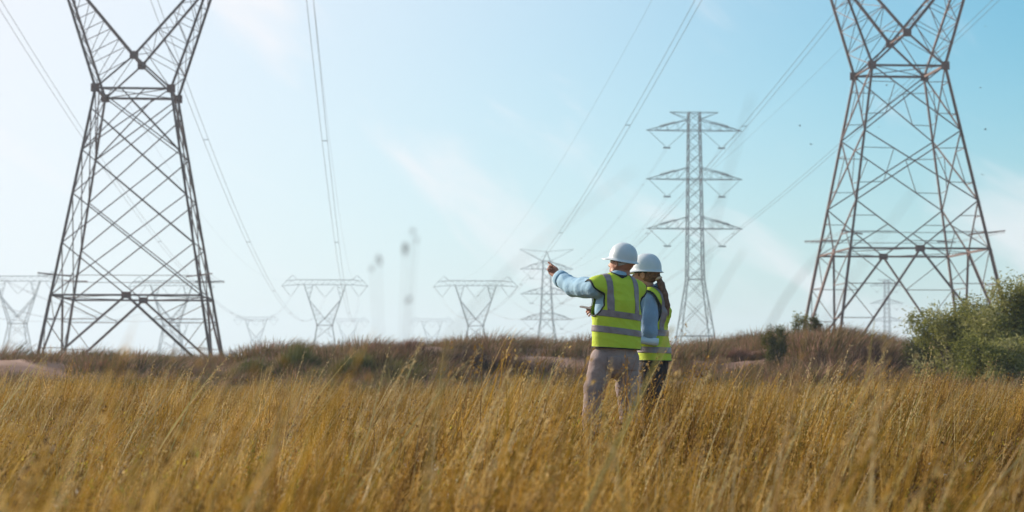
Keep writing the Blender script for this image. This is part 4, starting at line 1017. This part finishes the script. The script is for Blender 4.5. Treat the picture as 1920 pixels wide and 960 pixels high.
# tablet held by the man, rolled plan held by the woman
tb = empty('tablet', MP + Vector((-0.085, 0.33, 1.325)), R(20), label='dark tablet the man holds in front of his waist', cat='tablet')
tb.rotation_euler = (R(5), R(9), R(20))
def rbox(name, sx_, sy_, sz_, bev, mt_):
    import bmesh
    bm = bmesh.new(); bmesh.ops.create_cube(bm, size=1); bmesh.ops.scale(bm, vec=(sx_, sy_, sz_), verts=bm.verts)
    bmesh.ops.bevel(bm, geom=list(bm.edges), offset=bev, segments=3, affect='EDGES'); me = bpy.data.meshes.new(name); bm.to_mesh(me); bm.free(); me.materials.append(mt_); return me
obj('case', rbox('case', .185, .26, .014, .004, M_tab), tb); q = obj('screen', rbox('screen', .165, .235, .002, .0008, M_glass), tb); q.location = (0, 0, .0085)
pl = []; fl = []; nseg = 48
for i in range(nseg * 2 + 1):                          # spiral sheet
    th = i * math.tau / nseg; r_ = 0.021 + 0.010 * i / (nseg * 2)
    for x in (-.21, .21): pl.append((x, r_ * math.cos(th), r_ * math.sin(th)))
for i in range(nseg * 2): fl.append((2 * i, 2 * i + 1, 2 * i + 3, 2 * i + 2))
ro = obj('rolled_plan', mesh('rolled_plan', pl, fl, [M_paper], True), label='pale blue rolled plan held at waist height by the woman', cat='rolled plan')
md = ro.modifiers.new('t', 'SOLIDIFY'); md.thickness = 0.001
ro.location = WP + Vector((-.172, -.215, 1.098)); ro.rotation_euler = (0, R(7), R(8))

# ------------------------------------------------------------------ bushes and shrubs at the dune
def bush(px, Y, ztop, width, seed, label, n_limb=12, leaves=26000, lsize=0.045, lm=None, depth=None, z0=None, wood=True, group=None, fill=0.62):
    rs = np.random.default_rng(seed); x0 = (px - 960) / F * Y; zb = float(height(x0, Y)) - 0.05 if z0 is None else z0
    H_ = ztop - zb; root = empty('bush', (x0, Y, zb), 0, label=label, cat='bush', group=group); depth = depth or width * .8
    v = []; f = []; tips = []
    def limb(p, q, r0, r1, k=6):
        b0 = len(v); d = (q - p); d = d / np.linalg.norm(d); u = np.cross(d, [.2, .5, 1.0]); u /= np.linalg.norm(u); w = np.cross(d, u); m = 5
        for i in range(m + 1):
            t_ = i / m; c = p + (q - p) * t_ + np.array([0, 0, 1]) * math.sin(t_ * math.pi) * 0.06 * np.linalg.norm(q - p); r_ = r0 + (r1 - r0) * t_
            for a in range(k): v.append(c + (u * math.cos(a * math.tau / k) + w * math.sin(a * math.tau / k)) * r_)
        for i in range(m):
            for a in range(k): f.append((b0 + i * k + a, b0 + i * k + (a + 1) % k, b0 + (i + 1) * k + (a + 1) % k, b0 + (i + 1) * k + a))
    for i in range(n_limb):
        a = rs.uniform(0, math.tau); e = rs.uniform(0.25, 1.0); p = np.array([rs.normal(0, .12 * width), rs.normal(0, .1 * depth), 0])
        q = np.array([math.cos(a) * width / 2 * (1 - e * .75), math.sin(a) * depth / 2 * (1 - e * .75), H_ * (0.30 + 0.48 * e)]) + rs.normal(0, .06, 3)
        limb(p, q, .035 * H_ / 1.6, .016)
        for j in range(5):
            c = q + rs.normal(0, 1, 3) * [width * .15, depth * .15, H_ * .13] + [0, 0, H_ * .04]; c[2] = min(max(c[2], .12 * H_), H_ * .9); limb(q, c, .014, .006, 5); tips.append(c)
            if rs.uniform() < .6: c2 = c + rs.normal(0, 1, 3) * [width * .08, depth * .08, H_ * .08]; c2[2] = min(max(c2[2], .08 * H_), H_ * .93); tips.append(c2); limb(c, c2, .007, .004, 4)
    for i in range(int(n_limb * 1.4)):    # low skirt of foliage
        a = rs.uniform(0, math.tau); tips.append(np.array([math.cos(a) * width * .42, math.sin(a) * depth * .42, H_ * rs.uniform(.08, .4)]))
    if wood: obj('trunk', mesh('trunk', v, f, [M_bark], True), root)
    tips = np.array(tips); n = leaves
    ti = rs.integers(0, len(tips), n); sp = np.array([width * .062, depth * .062, H_ * .055])
    dirs = rs.normal(0, 1, (len(tips), 3)); dirs[:, 2] = np.abs(dirs[:, 2]) * .8 + .25; dirs /= np.linalg.norm(dirs, axis=1)[:, None]
    c = tips[ti] + rs.normal(0, 1, (n, 3)) * sp + dirs[ti] * (rs.uniform(-.6, 1.3, n) * H_ * .085)[:, None]
    d = dirs[ti] * .8 + rs.normal(0, .6, (n, 3)); d /= np.linalg.norm(d, axis=1)[:, None]
    u = np.cross(d, rs.normal(0, 1, (n, 3))); u /= np.linalg.norm(u, axis=1)[:, None]
    s = (lsize * rs.uniform(.6, 1.3, n))[:, None]
    V = np.empty((n * 4, 3)); V[0::4] = c - d * s; V[1::4] = c + u * s * .26; V[2::4] = c + d * s; V[3::4] = c - u * s * .26
    V[:, 2] = np.maximum(V[:, 2], 0.02)
    me = mesh('crown', V, np.arange(n * 4).reshape(-1, 4), [lm or M_leafA]); at_ = me.attributes.new('rnd', 'FLOAT', 'POINT')
    tv = rs.uniform(0, 1, len(tips)); at_.data.foreach_set('value', np.repeat(np.clip(.55 * tv[ti] + .45 * rs.uniform(0, 1, n), 0, 1), 4).astype(np.float32))
    obj('crown', me, root); return root
M_leafB = leafmat('olive_leaf', [(0.045, 0.05, 0.018), (0.10, 0.10, 0.03), (0.16, 0.15, 0.05)], 0.3, 1.4)
Zp = lambda py, Y: EYE + (HOR - py) * Y / F
bush(1790, 40, Zp(578, 40), 1.7, 1, 'silvery green leafy bush in front of the right leg of the large right pylon', 12, 21000, .046)
bush(1912, 38, Zp(528, 38), 1.9, 2, 'tallest green bush, cut off by the right edge of the photo', 15, 30000, .048)
bush(1862, 36, Zp(632, 36), 1.5, 3, 'low dark green bush spreading in front of the taller bushes at the right edge', 10, 14000, .042)
bush(1722, 44, Zp(632, 44), 0.9, 4, 'small sparse yellow-green bush at the left end of the bushes', 8, 5000, .04, M_leafB)
bush(1458, 44, Zp(612, 44), 0.55, 5, 'low rounded dark green shrub on the crest left of the right pylon', 7, 5000, .03, M_leafB)
bush(1503, 50, Zp(583, 50), 0.42, 6, 'thin pale sapling at the left foot of the large right pylon', 4, 900, .04)
bush(1531, 51, Zp(594, 51), 0.4, 7, 'small brownish green shrub behind the dune beside the pale sapling', 6, 1500, .035, M_leafB)
c_dark = make_coll('dark_tussocks', [tussock(40 + i, True) for i in range(3)])
M_heathg = leafmat('olive_heath_blades', [(0.05, 0.055, 0.018), (0.13, 0.135, 0.036), (0.22, 0.21, 0.06)], 0.2, 0.9)
M_heathr = leafmat('russet_heath_blades', [(0.08, 0.042, 0.03), (0.20, 0.105, 0.075), (0.32, 0.185, 0.135)], 0.25, 0.9)
for i, (px, Y, w_, h_, mt_, lab) in enumerate([(1610, 42.5, 2.1, 1.0, 0, 'large dark brown mound of heather on the dune below the large right pylon'),
        (1080, 43, 0.9, .62, 0, 'dark brown clump of heather behind the man, left of his hip'),
        (845, 45, 1.5, .7, 0, 'long dark brown clump of heather on the crest below the forked pylons'),
        (470, 44, 1.5, .66, 1, 'dark olive mound just right of the large left pylon'),
        (225, 44, 1.9, .6, 0, 'dark brown clump of heather at the feet of the large left pylon'),
        (565, 44, 1.3, .78, 1, 'tall olive mound below the forked pylon between left pylon and centre'),
        (655, 43, 1.2, .66, 1, 'olive mound left of the wide blurred stem plume'),
        (45, 43, 1.3, .55, 0, 'dark clump in the dip at the left edge of the photo'),
        (330, 42, 1.2, .55, 2, 'russet tuft below the inside of the large left pylon'),
        (740, 46, 1.3, .62, 2, 'russet mound on the crest left of the long dark clump'),
        (950, 45, 1.2, .6, 2, 'russet clump on the crest left of the small narrow pylon'),
        (1020, 41, 1.6, .52, 1, 'low olive mound in front of the crest, left of the man'),
        (900, 38, 1.3, .5, 1, 'low olive mound at the field edge below the forked pylon beside the man'),
        (1330, 41, 1.9, .55, 1, 'long olive mound right of the woman, below the tall narrow pylon'),
        (1400, 47, 1.1, .5, 2, 'russet tuft on the rising crest right of the tall narrow pylon'),
        (1540, 47, 1.2, .55, 2, 'russet tuft at the left feet of the large right pylon'),
        (1690, 46, 1.1, .55, 1, 'olive mound between the dark heather mound and the bushes'),
        (560, 36, 1.5, .45, 1, 'low olive mound at the field edge in the left half'),
        (130, 37, 1.7, .45, 1, 'low olive mound at the field edge below the large left pylon')]):
    x0 = (px - 960) / F * Y; rt = empty('heather_clump', (x0, Y, float(height(x0, Y)) - .05), 0, label=lab, cat='shrub', group='clumps on the dune')
    rs = np.random.default_rng(60 + i); B = Blades(); lob = rs.uniform(0, 6, 3)
    for j in range(2600):
        a = rs.uniform(0, math.tau); r_ = rs.uniform() ** .5; sh = 1 + .22 * math.sin(2 * a + lob[0]) + .14 * math.sin(5 * a + lob[1]); x = r_ * math.cos(a) * w_ * .6 * sh; y = r_ * math.sin(a) * w_ * .36 * sh
        hh = h_ * math.sqrt(max(.04, 1 - r_ * r_)) * rs.uniform(.5, 1.1) * (1 + .25 * math.sin(x * 5 + lob[2]))
        blade(B, (x, y, 0), hh, (x * .25 + .08 + rs.normal(0, .05), y * .25 + rs.normal(0, .05)), rs.uniform(.008, .014), rs.uniform(), 0, 3, .9, rs)
    obj('foliage', B.build('foliage', [(M_tussd, M_heathg, M_heathr)[mt_]]), rt)

# ------------------------------------------------------------------ single tall grass stems close to the lens
def big_stem(px0, py0, px1, py1, Y, lab, thick=0.004, plume=60, bend=0.04, Y1=None):
    """stem from the ground up through photo point 0 to its tip at point 1"""
    a = unproj(px0, py0, Y); b_ = unproj(px1, py1, Y1 or Y); gx = a.x - (b_.x - a.x) * 0.9 - .05; g = Vector((gx, Y, float(height(gx, Y)) - .02))
    rs = np.random.default_rng(int(px0 + py1)); B = Blades(); n = 18; r_ = rs.uniform(); c1 = g + Vector((0.02, 0, .6 * (a.z - g.z))); c2 = a - (b_ - a) * .45; pts = []
    for i in range(n + 1):
        t_ = i / n; p = g * (1 - t_) ** 3 + c1 * 3 * t_ * (1 - t_) ** 2 + c2 * 3 * t_ * t_ * (1 - t_) + b_ * t_ ** 3; pts.append(np.array(p) - np.array(g))
    pts = np.array(pts)
    for _ in range(3): pts[1:-1] = (pts[:-2] + pts[1:-1] + pts[2:]) / 3
    for k in range(3):
        th = k * math.pi / 3; wv = np.array([math.cos(th), math.sin(th), 0]) * thick / 2; v = []
        for i, p in enumerate(pts): q = 1 - .6 * i / n; v += [p - wv * q, p + wv * q]
        B.add(v, [(2 * i, 2 * i + 1, 2 * i + 3, 2 * i + 2) for i in range(n)], 0, r_)
    seeds(B, pts[-6], pts[-1], plume, .006, .0055, r_, 1, rs)
    o = obj('grass_stem', B.build('grass_stem', [M_tuss if not plume else M_stalk, M_straw]), label=lab, cat='grass stem'); o.location = g
STEMS = [(1130, 900, 1262, 612, 3.4, 'thick blurred straw stem crossing in front of the woman', .011, 30),
         (830, 540, 1190, 318, 1.75, 'blurred long stem arching up right towards the tall narrow pylon', .0030, 0),
         (1430, 545, 1545, 470, 2.3, 'dark blurred stem leaning across the left legs of the right pylon', .0040, 0),
         (1320, 440, 1410, 180, 2.0, 'faint blurred stem beside the tall narrow pylon', .0022, 0),
         (1500, 620, 1720, 350, 2.0, 'faint blurred stem crossing the large right pylon', .0024, 0),
         (1290, 600, 1395, 470, 2.4, 'faint blurred stem right of the tall narrow pylon base', .0030, 0),
         (425, 900, 505, 690, 4.0, 'pale stem rising from the grass below the left pylon', .005, 30),
         (250, 900, 330, 650, 4.2, 'pale stem in the left of the field reaching the dune line', .005, 30),
         (1600, 900, 1640, 600, 6.5, 'pale upright stem in the field below the right pylon', .006, 30),
         (1180, 940, 1130, 770, 3.5, 'blurred brown stem low in front of the man', .006, 50),
         (800, 960, 835, 640, 2.6, 'wide blurred brown stem whose plume rises over the dune', .007, 60),
         (1040, 960, 1075, 660, 3.2, 'blurred stem left of the man reaching the dune', .004, 30)]
for s in STEMS: big_stem(*s)
# one dried flower plant close to the lens: wiry stems from a common foot, each with its seed head
foot = unproj(735, 690, 2.9); foot.z = float(height(foot.x, 2.9)) - .02
pr = empty('dried_flower', foot, 0, label='blurred dried flower with thin stems and dark seed heads against the sky', cat='dried flower')
for i, (px, py, Y, r_) in enumerate([(759, 466, 2.9, .0072), (711, 487, 2.95, .0062), (781, 449, 2.8, .0036), (774, 433, 2.85, .0036), (766, 564, 2.8, .0050), (697, 503, 3.0, .0036)]):
    c = unproj(px, py, Y) - foot; rs = np.random.default_rng(i); B = Blades(); v = []
    for k_ in range(19):
        t_ = k_ / 18; p = np.array(c) * np.array([t_ ** 1.7, t_ ** 1.4, t_]); w_ = .00045 * (1 - .4 * t_); v += [p - [w_, 0, 0], p + [w_, 0, 0]]
    B.add(v, [(2 * q, 2 * q + 1, 2 * q + 3, 2 * q + 2) for q in range(18)], 0, .3); st = obj('stem', B.build('stem', [M_tussd]), pr)
    B = Blades(); seeds(B, (0, 0, -r_ * .6), (0, 0, r_ * .6), 34, r_ * .42, r_ * .42, .1, 0, rs)
    o = obj('seed_head', B.build('seed_head', [M_tussd]), pr); o.location = c

# ------------------------------------------------------------------ birds in the right sky
def bird_mesh(flap):
    v = [(0, .06, 0), (.018, .02, .008), (-.018, .02, .008), (0, .0, .022), (0, .01, -.02), (0, -.09, .004), (.03, -.13, 0), (-.03, -.13, 0),
         (.07, .035, flap * .06), (.08, -.03, flap * .06), (.18, -.02, flap * .03), (-.07, .035, flap * .06), (-.08, -.03, flap * .06), (-.18, -.02, flap * .03)]
    f = [(0, 1, 3), (0, 3, 2), (0, 4, 1), (0, 2, 4), (1, 5, 3), (3, 5, 2), (4, 5, 1), (2, 5, 4), (5, 6, 7), (1, 8, 9), (1, 9, 5), (8, 10, 9), (2, 12, 11), (2, 5, 12), (11, 12, 13)]
    return mesh('bird', v, f, [bpy.data.materials['grey_feathers']])
M_bird = mat('grey_feathers', (0.12, 0.12, 0.13), 0.8)
bm_ = [bird_mesh(1), bird_mesh(-.4)]
for i, (px, py, lab) in enumerate([(1847, 50, 'topmost small dark bird right of the large right pylon'), (1838, 164, 'small dark bird right of the waist of the right pylon'), (1847, 243, 'third small bird down, right of the right pylon'),
        (1842, 327, 'lowest small bird right of the large right pylon'), (1663, 160, 'small bird between the pylon diagonals just under its waist'), (1500, 235, 'small bird left of the right pylon, near the thin cloud'), (1521, 271, 'lower small bird left of the right pylon'), (1648, 238, 'small bird inside the upper body of the right pylon')]):
    o = obj('bird', bm_[i % 2], label=lab, cat='bird', group='small birds over the right pylon'); o.location = unproj(px, py, 75); o.scale = (.62,) * 3; o.rotation_euler = (.2, .3 * (-1) ** i, i * .9)
#PART2
# ------------------------------------------------------------------ haze
def box_mesh(name, lo, hi, mt):
    v = [(x, y, z) for z in (lo[2], hi[2]) for x, y in ((lo[0], lo[1]), (hi[0], lo[1]), (hi[0], hi[1]), (lo[0], hi[1]))]
    return mesh(name, v, [(3, 2, 1, 0), (4, 5, 6, 7), (0, 1, 5, 4), (1, 2, 6, 5), (2, 3, 7, 6), (3, 0, 4, 7)], [mt])
hm = bpy.data.materials.new('haze_air'); hm.use_nodes = True; hn = hm.node_tree; hn.nodes.remove(hn.nodes['Principled BSDF'])
pv = hn.nodes.new('ShaderNodeVolumePrincipled'); pv.inputs['Color'].default_value = (0.70, 0.87, 1.0, 1); pv.inputs['Density'].default_value = 0.0006; pv.inputs['Anisotropy'].default_value = 0.15
hn.links.new(pv.outputs[0], hn.nodes['Material Output'].inputs['Volume'])
obj('haze', box_mesh('haze', (-1450, -40, -6.2), (1450, 1900, 50), hm), kind='stuff')
